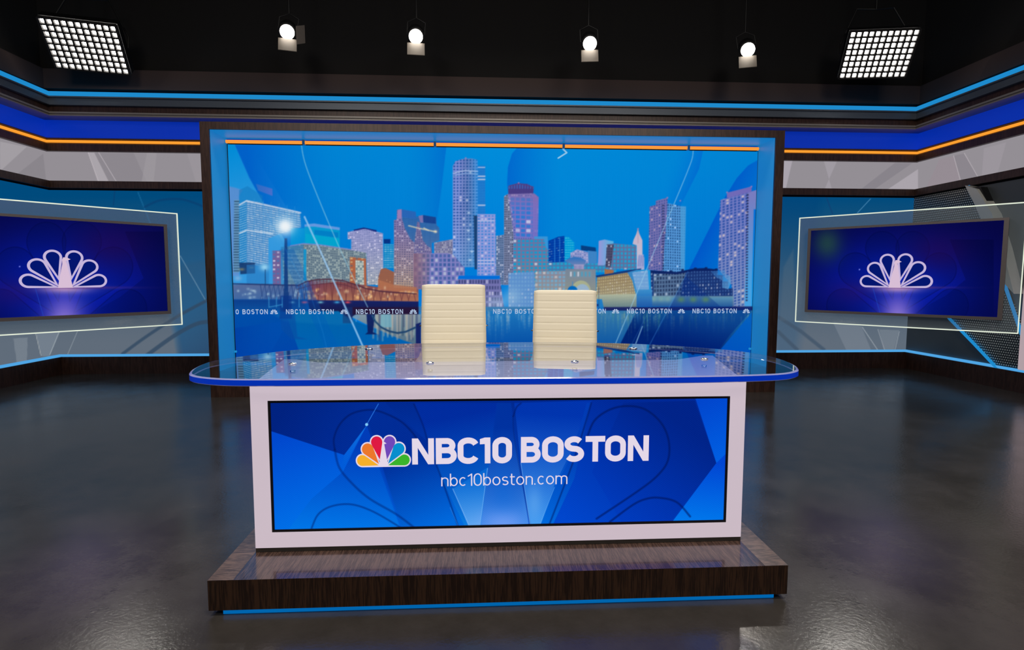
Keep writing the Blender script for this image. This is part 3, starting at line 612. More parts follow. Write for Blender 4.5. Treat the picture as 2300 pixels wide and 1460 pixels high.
    p.building([(1232, 541), (1253, 532), (1268, 530), (1268, 588), (1232, 590)], (0, 56, 158), (10, 96, 196), 4, 5.5, 3, 1.6, -.15, .18, (170, 205, 220), .8); p.building([(1268, 532), (1277, 532), (1290, 545), (1290, 568), (1268, 588)], (0, 152, 212), (140, 215, 230), 5, 5.4, 4, 1.5, 0, .4, (170, 225, 235), .6)
    p.line([(1246, 538), (1246, 588)], 1.3, (60, 150, 220), .9); p.line([(1257, 535), (1257, 588)], 1.3, (60, 150, 220), .9)
    p.poly([(1305, 551), (1338, 556), (1339, 566), (1305, 562)], (6, 62, 128)); p.poly([(1320, 563), (1341, 565), (1341, 592), (1318, 592)], (60, 130, 195)); p.building([(1281, 568), (1296, 560), (1321, 566), (1322, 592), (1281, 592)], (140, 150, 204), (60, 90, 150), 5, 6, 2.6, 2.4, .1, .4, (225, 205, 215), .8)
    p.gpoly([(1268, 586), (1278, 580), (1290, 577), (1305, 579), (1316, 585), (1315, 595), (1290, 596)], (40, 110, 186), (110, 130, 180), (1290, 577), (1290, 596)); p.building([(1289, 594), (1312, 594), (1312, 606), (1289, 606)], (160, 155, 195), (90, 100, 160), 2.6, 20, 1, 9, 0, 0)
    p.gpoly([(1270, 604), (1338, 605), (1340, 692), (1268, 692)], (118, 132, 152), (150, 152, 130), (1300, 604), (1300, 690)); p.building([(1279, 608), (1330, 608), (1330, 624), (1279, 624)], (122, 140, 156), (60, 160, 200), 8.4, 15, 3.6, 11, 0, .1)
    p.disc(1305, 654, 22, 24, (166, 172, 140)); p.disc(1308, 658, 17, 20, (150, 176, 200)); p.disc(1286, 652, 11, 10, (0, 104, 186)); p.line([(1286, 641), (1286, 633)], 1.5, (60, 130, 190))
    p.gpoly([(1345, 541), (1358, 538), (1378, 542), (1378, 560), (1358, 596), (1343, 596)], (150, 150, 214), (90, 175, 222), (1345, 560), (1372, 560))
    p.building([(1363, 549), (1379, 547), (1429, 551), (1429, 606), (1360, 604)], (94, 110, 156), (20, 166, 214), 8.2, 8.8, 5.2, 5.6, 0, .08, (180, 200, 220), .9); p.building([(1363, 549), (1379, 549), (1372, 600), (1360, 600)], (80, 80, 110), (40, 40, 70), 5, 6, 3, 4, 0, .1)
    p.gpoly([(1433, 513), (1436, 525), (1443, 540), (1443, 570), (1447, 579), (1447, 606), (1430, 606), (1430, 551), (1421, 548), (1423, 539), (1429, 526)], (196, 176, 196), (190, 190, 212), (1433, 513), (1433, 600)); p.line([(1433, 514), (1433, 546)], 1.6, (160, 130, 150), .6)
    p.building([(1434, 572), (1446, 572), (1446, 604), (1431, 604)], (160, 165, 210), (90, 110, 180), 3, 30, 1.2, 24, 0, 0)
    # golden wharf and blue wing
    p.building([(1341, 621), (1360, 616), (1410, 610), (1420, 620), (1427, 642), (1430, 690), (1338, 690)], (142, 122, 92), (206, 196, 150), 5.0, 6.6, 2.6, 3.6, -.12, .25, (230, 228, 205), .75, foot=(160, 160, 140))
    p.poly([(1338, 619), (1410, 607), (1440, 603), (1440, 607), (1410, 612), (1340, 623)], (20, 56, 120)); p.building([(1358, 604), (1378, 607), (1378, 613), (1358, 616)], (170, 110, 70), (120, 80, 60), 5, 3, 2, 1, 0, 0)
    p.gpoly([(1409, 612), (1430, 606), (1459, 605), (1467, 618), (1467, 660), (1428, 660), (1420, 630)], (60, 130, 190), (20, 150, 220), (1410, 620), (1465, 620)); p.building([(1420, 612), (1455, 607), (1458, 650), (1430, 655)], (110, 160, 212), (150, 190, 220), 9, 8, 7, 3, 0, .3, wa=.5)
    # two right towers
    p.building([(1459, 464), (1473, 460), (1473, 451), (1499, 444), (1501, 500), (1497, 610), (1456, 606)], (114, 110, 172), (40, 70, 140), 5.6, 6.0, 3.0, 3.4, -.25, .1, (226, 200, 190), .8, seed=4)
    p.building([(1500, 456), (1528, 463), (1540, 464), (1537, 612), (1488, 612)], (84, 150, 214), (14, 50, 100), 5.2, 6.2, 2.6, 3.8, .06, .05, (220, 220, 240), .85, seed=2); p.poly([(1528, 463), (1541, 464), (1538, 612), (1529, 612)], (70, 156, 216), .8)
    for i in range(24): p.poly([(1487, 460 + i * 6.2), (1492, 460 + i * 6.2), (1492, 463 + i * 6.2), (1487, 463 + i * 6.2)], (30, 40, 80), .7)
    bt = [(1618, 449), (1633, 445), (1633, 433), (1688, 419), (1688, 430), (1699, 427), (1696, 560), (1694, 692), (1645, 692), (1643, 640), (1613, 604)]
    p.building(bt, (112, 120, 192), (28, 70, 156), 8.6, 6.4, 5.2, 4.2, -.25, .1, (206, 190, 190), .85, foot=(130, 150, 190), seed=8)
    p.gpoly([(1681, 432), (1699, 427), (1694, 692), (1672, 692)], (120, 124, 190), (70, 160, 224), (1680, 440), (1698, 640)); p.gpoly([(1693, 470), (1699, 470), (1694, 692), (1688, 692)], (0, 110, 210), (0, 140, 220), (1693, 480), (1693, 680))
    for i in range(38): p.poly([(1677 - i * .06, 436 + i * 6.4), (1681.5 - i * .06, 436 + i * 6.4), (1681.5 - i * .06, 439.5 + i * 6.4), (1677 - i * .06, 439.5 + i * 6.4)], (36, 42, 84), .85)
    p.gpoly([(1633, 433), (1688, 419), (1688, 431), (1633, 445)], (112, 106, 182), (110, 104, 182), (1633, 433), (1688, 425))
    for x0, y0 in ((1504, 607), (1530, 604), (1559, 601), (1583, 600), (1606, 603)): p.poly([(x0, y0), (x0 + 6, y0), (x0 + 6, y0 + 5), (x0, y0 + 5)], (14, 34, 92), .9)
    for x0, y0 in ((1499, 444), (1528, 451), (1633, 432), (1688, 419), (1433, 514), (1046, 355), (1165, 411)): p.glow(x0, y0, 1.6, 1.6, (220, 120, 170), .9)
    # dark wharf row
    p.building([(1461, 609), (1520, 612), (1558, 606), (1582, 604), (1612, 606), (1612, 618), (1624, 618), (1624, 632), (1636, 632), (1636, 648), (1646, 648), (1646, 668), (1463, 668)], (24, 50, 112), (70, 110, 170), 6.4, 7.6, 3.0, 4.6, -.05, .16, (190, 205, 225), .75)
    p.building([(1468, 616), (1540, 612), (1528, 668), (1468, 668)], (84, 112, 150), (20, 34, 70), 6.4, 9, 4.0, 6, -.05, .12, (190, 200, 220), .8)
    p.poly([(1460, 607), (1520, 611), (1558, 603), (1582, 602), (1612, 605), (1612, 609), (1558, 609), (1520, 616), (1462, 613)], (10, 30, 92), .9)
    p.gpoly([(1596, 609), (1628, 607), (1630, 616), (1640, 620), (1642, 634), (1636, 650), (1622, 646), (1622, 630), (1608, 622)], (50, 120, 196), (96, 160, 212), (1590, 610), (1640, 640), .35, .75)
    p.gpoly([(1430, 665), (1648, 665), (1648, 688), (1430, 688)], (110, 155, 175), (40, 80, 140), (1500, 665), (1500, 690), .85, .85)
    for x in (1468, 1485, 1500): p.glow(x, 672, 8, 6, (150, 180, 160), .5)
    for x in (1530, 1557, 1585): p.glow(x, 673, 8, 6, (140, 190, 60), .7)
    p.gpoly([(1340, 662), (1430, 660), (1430, 692), (1338, 692)], (176, 184, 160), (90, 120, 130), (1380, 660), (1380, 692), .9, .9)
    p.gpoly([(1430, 650), (1465, 650), (1465, 688), (1430, 688)], (60, 140, 200), (30, 90, 170), (1440, 650), (1440, 688), .9, .9)
    # waterside strip
    p.poly([(1315, 690), (1710, 688), (1710, 699), (1315, 701)], (28, 34, 96), .95, 2); p.poly([(935, 688), (1320, 690), (1320, 702), (935, 700)], (60, 120, 170), .9, 2)
    p.poly([(1316, 672), (1352, 672), (1358, 700), (1316, 700)], (20, 120, 200), .9); p.poly([(1320, 683), (1344, 683), (1344, 688), (1320, 688)], (6, 50, 130)); p.line([(1345, 645), (1345, 730)], 1, (30, 50, 90), .8)
    # water with vertical streaks
    p.gpoly([(935, 699), (1712, 697), (1712, 840), (935, 840)], (30, 118, 186), (0, 70, 160), (1300, 698), (1300, 790))
    p.gpoly([(1316, 700), (1460, 698), (1440, 800), (1316, 800)], (60, 120, 160), (10, 84, 160), (1380, 700), (1380, 790), .8, .6)
    p.gpoly([(1430, 698), (1712, 697), (1712, 840), (1360, 840)], (20, 90, 150), (0, 34, 112), (1550, 700), (1530, 770), .8, 1)
    rs = random.Random(3)
    for i in range(230):
        x = rs.uniform(940, 1695); l = rs.uniform(12, 60); a = rs.uniform(.1, .5)
        c = rs.choice([(150, 190, 215), (110, 170, 215), (180, 185, 190), (60, 150, 210)]) if x < 1330 else rs.choice([(150, 170, 150), (70, 140, 190), (110, 160, 170), (60, 130, 120)])
        if x > 1510: l *= .75; a *= .7
        y = rs.uniform(698, 712); n = 5
        for k in range(n): p.line([(x, y + l * k / n), (x, y + l * (k + 1) / n)], rs.uniform(1.2, 3.6), c, a * (1 - k / n), 2.4)
    # translucent light leaves over water
    p.gpoly([(1700, 688), (1712, 688), (1712, 840), (1572, 840)], (0, 96, 196), (0, 84, 192), (1700, 700), (1640, 800), .85, .95)
    p.gpoly([(1540, 620), (1500, 700), (1432, 840), (1572, 840), (1640, 752), (1695, 690), (1620, 690)], (0, 40, 130), (0, 28, 112), (1520, 690), (1520, 800), .35, .7)
    p.line([(1545, 610), (1503, 690), (1446, 800)], 1.3, (60, 130, 210), .6); p.line([(1462, 690), (1405, 800)], 1.3, (60, 130, 190), .35)
    # left: bridge and quay
    p.gpoly([(505, 640), (700, 638), (700, 690), (505, 690)], (86, 104, 150), (60, 100, 160), (600, 640), (600, 680), .95, .95)
    p.gpoly([(700, 640), (760, 632), (850, 645), (940, 650), (940, 680), (700, 680)], (124, 70, 76), (164, 106, 84), (760, 640), (760, 672))
    p.gpoly([(690, 632), (750, 630), (790, 645), (700, 680), (690, 680)], (90, 60, 110), (140, 70, 80), (690, 650), (740, 650), .8, .2)
    p.poly([(849, 628), (886, 640), (936, 645), (936, 660), (849, 650)], (176, 110, 80), .85, 2)
    for i in range(90):
        x = rs.uniform(515, 935); y = rs.uniform(646, 672); p.glow(x, y, rs.uniform(1.5, 4), rs.uniform(1.5, 4), (160, 190, 210) if x < 690 else rs.choice([(250, 200, 130), (235, 170, 110), (240, 225, 190)]), rs.uniform(.4, .9))
    top = [(668, 642), (690, 632), (712, 628), (740, 627), (770, 630), (795, 638), (822, 648), (860, 655), (935, 660)]
    p.line(top, 2.6, (72, 40, 60), .95); p.line([(668, 650), (700, 640), (740, 636), (775, 640), (810, 652)], 1.6, (84, 44, 60), .8)
    for i in range(34):
        x = 672 + i * 7.8; yt = np.interp(x, [q[0] for q in top], [q[1] for q in top]); p.line([(x, yt), (x + (4 if i % 2 else -4), 675)], 1.4, (92, 44, 54), .75)
    p.line([(508, 637), (668, 641)], 3, (36, 50, 100), .9)
    for i in range(11): p.line([(585 + i * 10, 640), (590 + i * 10, 672)], 1.6, (30, 60, 120), .8); p.line([(595 + i * 10, 640), (585 + i * 10, 672)], 1.2, (30, 60, 120), .6)
    p.gpoly([(505, 674), (700, 674), (940, 677), (940, 712), (790, 712), (505, 712)], (20, 34, 100), (24, 26, 72), (700, 676), (700, 700)); p.poly([(790, 690), (940, 690), (940, 706), (790, 706)], (40, 20, 50), .8, 3)
    p.gpoly([(505, 672), (690, 672), (700, 712), (505, 712)], (10, 70, 150), (10, 88, 170), (600, 675), (600, 700), .8, .9)
    for x, c in ((655, (90, 160, 200)), (685, (230, 90, 110)), (720, (120, 200, 215)), (757, (70, 180, 230)), (781, (250, 80, 80))): p.glow(x, 679, 6, 2.5, c, .85)
    p.gpoly([(505, 699), (760, 699), (800, 722), (860, 745), (900, 762), (945, 778), (945, 840), (505, 840)], (0, 98, 168), (0, 96, 178), (700, 700), (700, 790))
    p.gpoly([(505, 699), (640, 699), (690, 840), (505, 840)], (0, 76, 168), (0, 66, 168), (560, 700), (560, 790), .9, .9); p.gpoly([(505, 740), (650, 720), (580, 840), (505, 840)], (0, 60, 160), (0, 80, 180), (520, 760), (620, 780), .7, .3)
    p.gpoly([(800, 706), (945, 706), (945, 778), (900, 762), (860, 745), (822, 728), (790, 712)], (130, 150, 164), (80, 110, 130), (870, 706), (870, 770))
    for i in range(40):
        x = rs.uniform(835, 940); p.line([(x, 708), (x, rs.uniform(730, 765))], rs.uniform(1.5, 4), rs.choice([(176, 168, 150), (60, 70, 110), (196, 176, 160), (40, 60, 80), (150, 176, 176)]), .5, 3)
    p.poly([(856, 706), (878, 706), (880, 735), (854, 735)], (110, 170, 190), .8, 2); p.poly([(770, 690), (792, 690), (792, 726), (770, 726)], (24, 44, 100), .8, 2)
    p.poly([(823, 706), (842, 706), (838, 746), (848, 751), (820, 751), (826, 746)], (12, 30, 92), .95); p.poly([(934, 728), (945, 724), (945, 775), (934, 772)], (16, 30, 96), .95)
    ch = [(836, 708), (843, 722), (856, 735), (874, 744), (893, 748), (912, 745), (932, 736)]
    p.line(ch, 4.2, (40, 90, 130), .95)
    for i in range(36):
        t = i / 35; x = 836 + 96 * t; y = np.interp(x, [q[0] for q in ch], [q[1] for q in ch]); p.glow(x, y, .9, 1.8, (14, 30, 70), .9)
    p.poly([(604, 700), (760, 699), (800, 726), (760, 730), (640, 722)], (20, 120, 180), .35, 6)
    p.line([(800, 712), (800, 722)], 2, (120, 170, 210), .6); p.disc(800, 712, 8, 5, (90, 150, 200), .4)
    # lamps
    p.poly([(639, 535), (645, 535), (647, 640), (649, 700), (636, 700), (638, 640)], (16, 56, 122), .9); p.poly([(630, 664), (655, 664), (656, 716), (628, 716)], (10, 50, 130), .7, 3)
    p.glow(641, 509, 34, 30, (110, 190, 230), .35); p.glow(641, 509, 18, 17, (225, 236, 244), 1.0); p.glow(640, 508, 12, 12, (236, 242, 246), 1.0); p.glow(594, 600, 10, 8, (160, 215, 240), .9); p.line([(596, 606), (596, 640)], 2, (20, 60, 110), .8); p.glow(534, 625, 8, 6, (140, 180, 220), .7)
    p.poly([(628, 700), (662, 702), (668, 756), (690, 762), (655, 762), (632, 740)], (8, 74, 160), .6, 3)
    for x in (604, 621, 634): p.line([(x, 668), (x, 690)], 1.8, (60, 150, 205), .8)
    p.line([(604, 690), (634, 684)], 1.8, (60, 150, 205), .8); p.line([(672, 668), (672, 690)], 2.2, (60, 150, 205), .7)
    # leaf edges and bright graphic lines
    p.gpoly([(627, 560), (640, 590), (740, 800), (770, 800), (660, 560)], (0, 80, 180), (0, 90, 180), (640, 600), (740, 780), .28, .35)
    p.line([(527, 325), (560, 398), (620, 520), (700, 670), (725, 745), (738, 800)], 1.4, (40, 140, 215), .35)
    p.curve([(676, 315), (680, 345), (688, 375), (705, 420), (740, 505), (780, 595), (826, 690)], 1.6, (150, 205, 225), .8)
    p.line([(684, 487), (720, 565), (760, 655), (815, 778)], 3.8, (150, 196, 236), .85)
    p.curve([(1557, 338), (1555, 355), (1547, 378), (1530, 420), (1490, 515), (1440, 635), (1380, 778)], 1.6, (150, 200, 230), .8)
    p.line([(1443, 733), (1428, 772)], 2, (150, 200, 230), .8)
    p.blur(1)
    p.line([(1263, 333), (1273, 343), (1254, 355)], 3.2, (165, 205, 232), .9)
    p.C += (np.abs(np.sin(X * .9)) * 3 - 1.5)[..., None]
vw = empty('video_wall', (.25, V0, .52)); tag(vw, 'large video wall showing a city skyline at dusk over water, inside the walnut portal', 'screen')
grid_panel('display_surface', (SX0, V0 - .004, SZ0), (SX1 - SX0, 0, 0), (0, 0, SZ1 - SZ0), 985, 404, sky, vw)
MB().box((SX0 - .012, V0, SZ0), (SX1 + .012, V0 + .08, SZ1 + .006)).build('cabinet', M['darkbox'], vw)
TK = emat('ticker_white', (176, 196, 226))
cap = .064; tx0 = -2.568; per = (2.896 + 2.568) / 6; tz = 1.01
V = []; F = []
for k in range(-1, 7):
    tv, tf, tw_ = text_polys('NBC10 BOSTON', .18, .28); off_ = .055 if k < 0 else 0
    sc = .62 / tw_; n = len(V)
    keep = [i for i, f in enumerate(tf) if all(tx0 + k * per + off_ + tv[j][0] * sc > SX0 + .003 and tx0 + k * per + tv[j][0] * sc < SX1 for j in f)]
    V += [(tx0 + k * per + off_ + q[0] * sc, V0 - .008, tz + q[1] * cap) for q in tv]; F += [tuple(i + n for i in tf[j]) for j in keep]
mesh('ticker_lettering', V, F, TK, vw)
polys = []
for k in range(-1, 7):
    cx = tx0 + k * per - .135 if k >= 0 else None
    cx2 = tx0 + k * per + .62 + .135 - .0
    if k < 6 or True:
        if cx2 < SX1:
            for f in feathers(-.012, -.01): polys.append([(cx2 + q[0] * .105, tz + q[1] * .118) for q in f])
flat_polys(polys, lambda x, z: (x, V0 - .008, z), 'ticker_emblems', TK, vw)

# ------------------------------------------------------------------ televisions on edge-lit glass
gm = bpy.data.materials.new('frosted_edge_lit_glass'); gm.use_nodes = True; nt = gm.node_tree; nt.nodes.clear()
tr = nt.nodes.new('ShaderNodeBsdfTransparent'); tr.inputs[0].default_value = (.88, .91, .93, 1)
df = nt.nodes.new('ShaderNodeBsdfDiffuse'); df.inputs[0].default_value = (.5, .58, .64, 1)
gl = nt.nodes.new('ShaderNodeBsdfGlossy'); gl.inputs['Roughness'].default_value = .08
m1 = nt.nodes.new('ShaderNodeMixShader'); m1.inputs[0].default_value = .11; nt.links.new(tr.outputs[0], m1.inputs[1]); nt.links.new(df.outputs[0], m1.inputs[2])
m2 = nt.nodes.new('ShaderNodeMixShader'); m2.inputs[0].default_value = .05; nt.links.new(m1.outputs[0], m2.inputs[1]); nt.links.new(gl.outputs[0], m2.inputs[2])
oo = nt.nodes.new('ShaderNodeOutputMaterial'); nt.links.new(m2.outputs[0], oo.inputs[0])
def tv_picture(cx, cy, s):
    def f(p):
        X = (p.X - cx) / s; Y = (cy - p.Y) / s
        r = np.hypot(X * .55, Y - .1)[..., None]
        p.C = np.array((0, 24, 120), np.float32) * np.exp(-(r / 1.1) ** 2) + np.array((6, 6, 62), np.float32)
        def P(pts): return [(cx + x * s, cy - y * s) for x, y in pts]
        for sg in (-1, 1):
            for c, rr, tip in (((.38, .98), .42, (.12, -.3)), ((1.05, .45), .42, (.2, -.55)), ((1.35, -.45), .42, (.3, -.8))):
                td = teardrop((c[0] * sg, c[1]), rr, (tip[0] * sg, tip[1])); td = P([(q[0], q[1]) for q in td])
                p.gpoly(td, (0, 34, 140), (0, 12, 80), (cx + tip[0] * sg * s, cy - tip[1] * s), (cx + c[0] * sg * s, cy - c[1] * s), .30, .28)
                p.line(td + [td[0]], 2.2, (0, 6, 60), .35, 2)
        p.gpoly(P([(1.3, 1.2), (1.7, .2), (1.2, -.2), (.1, -.8), (.6, -1.2), (2.4, -1.2), (2.4, 1.2)]), (0, 4, 50), (0, 14, 90), (cx + 2 * s, cy - s), (cx + .6 * s, cy + s), .4, .2)
        p.glow(cx, cy + .6 * s, .42 * s, .5 * s, (112, 96, 200), .95); p.glow(cx, cy + .95 * s, .3 * s, .3 * s, (172, 150, 214), .9)
        p.glow(cx, cy + .02 * s, .55 * s, .10 * s, (190, 150, 190), .9); p.glow(cx + .5 * s, cy, .9 * s, .03 * s, (90, 50, 120), .6)
        p.glow(cx + 1.0 * s, cy - .9 * s, .8 * s, .5 * s, (40, 8, 70), .5); p.glow(cx - 1.1 * s, cy + .1 * s, .6 * s, .3 * s, (40, 16, 96), .5)
        if cx > 1000: p.glow(cx - 1.75 * s, cy - 1.1 * s, .35 * s, .4 * s, (40, 80, 60), .7)
        p.line(P([(-.75, .45), (-.3, -1.1)]), 1.6, (30, 80, 200), .5); p.glow(cx - .95 * s, cy - .45 * s, 1.6, 1.6, (150, 160, 255), .9)
    return f
def build_tv(side):
    if side == 'L':
        VP, q0 = 2141, (398, 600); dist_y = 3.75
        gTR, gBR, gTL, gBL = (397.5, 478), (408, 725), (0, 452), (0, 755)
        oTR, oBR, sTR, sBR = (371, 502), (380, 703), (364, 506), (372, 696); oT0, oB0 = (0, 483), (0, 723.5); sT0, sB0 = (0, 490), (0, 716)
        pk = (138, 647, 99)
    else:
        VP, q0 = -75, (1792, 600); dist_y = 3.75
    d = ray(VP, 592); u = Vector((d.x, d.y, 0)).normalized()
    if side == 'L': N = Vector((u.y, -u.x, 0))            # towards the room
    else: u = -u; N = Vector((u.y, -u.x, 0)); 
    if N.y > 0: N = -N
    P = ony(q0[0], q0[1], dist_y); P.z = 0
    def loc(px, py, o=0.0):
        h = onplane(px, py, P + N * o, N); r = h - P; return r.x * u.x + r.y * u.y, h.z
    def W(a, z, o=0.0): v = P + u * a + N * o; return (v.x, v.y, z)
    if side == 'L':
        ga = (loc(*gTR)[0] + loc(*gBR)[0]) / 2; gz1 = (loc(*gTR)[1] + loc(*gTL)[1]) / 2; gz0 = (loc(*gBR)[1] + loc(*gBL)[1]) / 2
        oa = (loc(*oTR)[0] + loc(*oBR)[0]) / 2; oz1 = (loc(*oTR)[1] + loc(*oT0)[1]) / 2; oz0 = (loc(*oBR)[1] + loc(*oB0)[1]) / 2
        sa = (loc(*sTR)[0] + loc(*sBR)[0]) / 2; sz1 = (loc(*sTR)[1] + loc(*sT0)[1]) / 2; sz0 = (loc(*sBR)[1] + loc(*sB0)[1]) / 2
        ca = loc(138, 620)[0]; wdt = (sa - ca)
        wdt = (sz1 - sz0) * 16 / 9 / 2
        a1, a0 = sa, sa - 2 * wdt; o1, o0 = oa, a0 - (oa - sa); g1 = ga; g0 = o0 - (ga - oa) * 1.0
        print('TV L screen w', 2 * wdt, 'h', sz1 - sz0, 'centre a', ca, (a0 + a1) / 2, 'right end at', W(g1, 0), 'left end', W(g0, 0))
        pc = ((loc(38, 620)[0] + loc(237, 620)[0]) / 2, loc(144, 646)[1]); pw = loc(237, 620)[0] - loc(38, 620)[0]; phh = loc(144, 560)[1] - pc[1]; pcx, pcy, ps = 144, 646, 105
    else:
        L = lambda a, b: (loc(*a), loc(*b))
        ga0 = (loc(1794, 488)[0] + loc(1790, 718)[0]) / 2; ga1 = (loc(2301, 460)[0] + loc(2290, 752)[0]) / 2
        gz1 = (loc(1794, 488)[1] + loc(2300, 460)[1]) / 2; gz0 = (loc(1790, 718)[1] + loc(2290, 752)[1]) / 2
        o0 = (loc(1817, 513)[0] + loc(1813, 699)[0]) / 2; o1 = (loc(2266, 491)[0] + loc(2255, 721)[0]) / 2
        oz1 = (loc(1817, 513)[1] + loc(2266, 491)[1]) / 2; oz0 = (loc(1813, 699)[1] + loc(2255, 721)[1]) / 2
        a0 = (loc(1824, 516)[0] + loc(1819, 693)[0]) / 2; a1 = (loc(2255, 499)[0] + loc(2243, 715)[0]) / 2
        sz1 = (loc(1824, 516)[1] + loc(2255, 499)[1]) / 2; sz0 = (loc(1819, 693)[1] + loc(2243, 715)[1]) / 2
        g0, g1 = ga0, ga1
        print('TV R screen w', a1 - a0, 'h', sz1 - sz0, 'ends', W(g0, 0), W(g1, 0))
        pc = ((loc(1934, 620)[0] + loc(2099, 620)[0]) / 2, loc(2017, 646)[1]); pw = loc(2099, 620)[0] - loc(1934, 620)[0]; phh = loc(2017, 568)[1] - pc[1]; pcx, pcy, ps = 2016, 646, 90
    def slab(name, a0, a1, z0, z1, o0, o1, material, parent):
        v = [W(a, z, o) for o in (o0, o1) for a, z in ((a0, z0), (a1, z0), (a1, z1), (a0, z1))]
        return mesh(name, v, [(0, 1, 2, 3), (4, 7, 6, 5), (0, 4, 5, 1), (1, 5, 6, 2), (2, 6, 7, 3), (3, 7, 4, 0)], material, parent)
    # glass backing board
    gcen = (g0 + g1) / 2
    gb = empty('glass_backing_board', W(gcen, 0)); tag(gb, 'large clear glass board with bright lit edges behind the %s television' % ('left' if side == 'L' else 'right'), 'glass board')
    slab('glass_sheet', g0, g1, gz0, gz1, -.012, 0, gm, gb)
    e = .006
    for nm, x0, x1, z0, z1 in (('lit_edge', g0 - e, g1 + e, gz1, gz1 + 1.6 * e), ('lit_edge', g0 - e, g1 + e, gz0 - 1.6 * e, gz0), ('lit_edge', g0 - e, g0, gz0, gz1), ('lit_edge', g1, g1 + 1.2 * e, gz0, gz1)):
        slab(nm, x0, x1, z0, z1, -.016, .004, M['edge_em'], gb)
    # arm back to the wall, hidden behind the set
    am = (o0 + o1) / 2; zc = (oz0 + oz1) / 2
    reach = .5
    for t in np.arange(.2, 6, .02):
        q = Vector(W(am, zc, -t))
        if q.y > B - .1 or q.x < WL + .12 or q.x > WR - .15: break
        reach = t
    slab('mounting_arm', am - .06, am + .06, zc - .06, zc + .06, -reach, -.012, M['darkbox'], gb)
    tv = empty('television', W(am, oz0, .02)); tag(tv, 'television showing a white feather fan on blue, %s' % ('left side, cut by photo edge' if side == 'L' else 'right side, whole, green tint at corner'), 'television')
    tv_d = .05
    slab('housing', o0 + .003, o1 - .003, oz0 + .003, oz1 - .003, .001, tv_d - .012, M['darkbox'], tv)
    V = []; F = []
    ring = [(o0, oz0, a0, sz0), (o1, oz0, a1, sz0), (o1, oz1, a1, sz1), (o0, oz1, a0, sz1)]
    for q in ring: V += [W(q[0], q[1], tv_d - .012), W(q[0], q[1], tv_d), W(q[2], q[3], tv_d), W(q[2], q[3], tv_d - .012)]
    for i in range(4):
        j = (i + 1) % 4
        for k in range(4): F.append((i * 4 + k, j * 4 + k, j * 4 + (k + 1) % 4, i * 4 + (k + 1) % 4))
    mesh('bezel', V, F, M['bezel'], tv)
    p0 = Vector(W(a0, sz0, tv_d - .009))
    sc = grid_panel('display', p0, Vector(W(a1, sz0, tv_d - .009)) - p0, (0, 0, sz1 - sz0), 420, 236, tv_picture(pcx, pcy, ps), tv)
    # emblem, a fan of six outlined feathers
    kx = pw / .97; kz = phh / .54; fn = lambda o: (lambda x, y: W(pc[0] + x * kx, pc[1] + y * kz, o))
    em = emat('emblem_lilac', (196, 180, 218)); em2 = emat('emblem_pale_core', (216, 190, 214))
    flat_polys(feathers(.0, .02), fn(tv_d - .0075), 'emblem_outline', em, tv)
    flat_polys([BODY], fn(tv_d - .0062), 'emblem_body', em2, tv)
    inn = flat_polys(feathers(-.03, -.05), fn(tv_d - .0055), 'emblem_feathers', emat('emblem_feather_blue', (4, 22, 110)), tv)
    flat_polys([[(-.02, .33), (.02, .33), (.02, .375), (.075, .40), (.03, .425), (-.005, .425), (-.02, .39)]], fn(tv_d - .0048), 'emblem_beak', em2, tv)
    return
build_tv('L'); build_tv('R')

# ------------------------------------------------------------------ riser platform
PZ = .1633; PL, PR_ = -1.2096, 1.4262; PF = -.2537; PB = 3.3
wtop = wood('walnut_deck_top', (66, 49, 43), (104, 80, 68), .2, (60, 3.0, 60), coat=.35)
wside = wood('walnut_deck_side', (46, 30, 24), (78, 53, 38), .4, (52, 52, 2.4))
rz = empty('desk_riser', (.1, 1.3, 0)); tag(rz, 'low walnut platform under the news desk with blue glow along its base', 'platform')
o = MB().box((PL, PF, .024), (PR_, PF + .02, PZ - .001)).box((PL, PF + .02, .024), (PL + .02, PB, PZ - .001)).box((PR_ - .02, PF + .02, .024), (PR_, PB, PZ - .001)).box((PL + .02, PB - .02, .024), (PR_ - .02, PB, PZ - .001)).build('fascia', wside, rz)
# deck: centre field and two mitred side borders
xl, xr = -1.1, 1.3167
MB().box((xl, PF, PZ - .001), (xr, PB, PZ + .0)).build('deck_centre', wtop, rz)
wb = wood('walnut_deck_border', (74, 55, 47), (126, 100, 84), .3, (6, 44, 60))
MB().box((PL, PF, PZ - .0008), (xl, PB, PZ + .0002)).build('deck_border', wb, rz)
MB().box((xr, PF, PZ - .0008), (PR_, PB, PZ + .0002)).build('deck_border', wb, rz)
MB().box((PL + .06, PF + .05, 0), (PR_ - .06, PB - .05, .024)).build('recessed_base', M['black'], rz)
MB().box((PL + .06, PF + .006, .004), (PR_ - .06, PF + .018, .0235)).build('glow_strip', emat('riser_blue_led', (0, 100, 172), 1.0), rz)

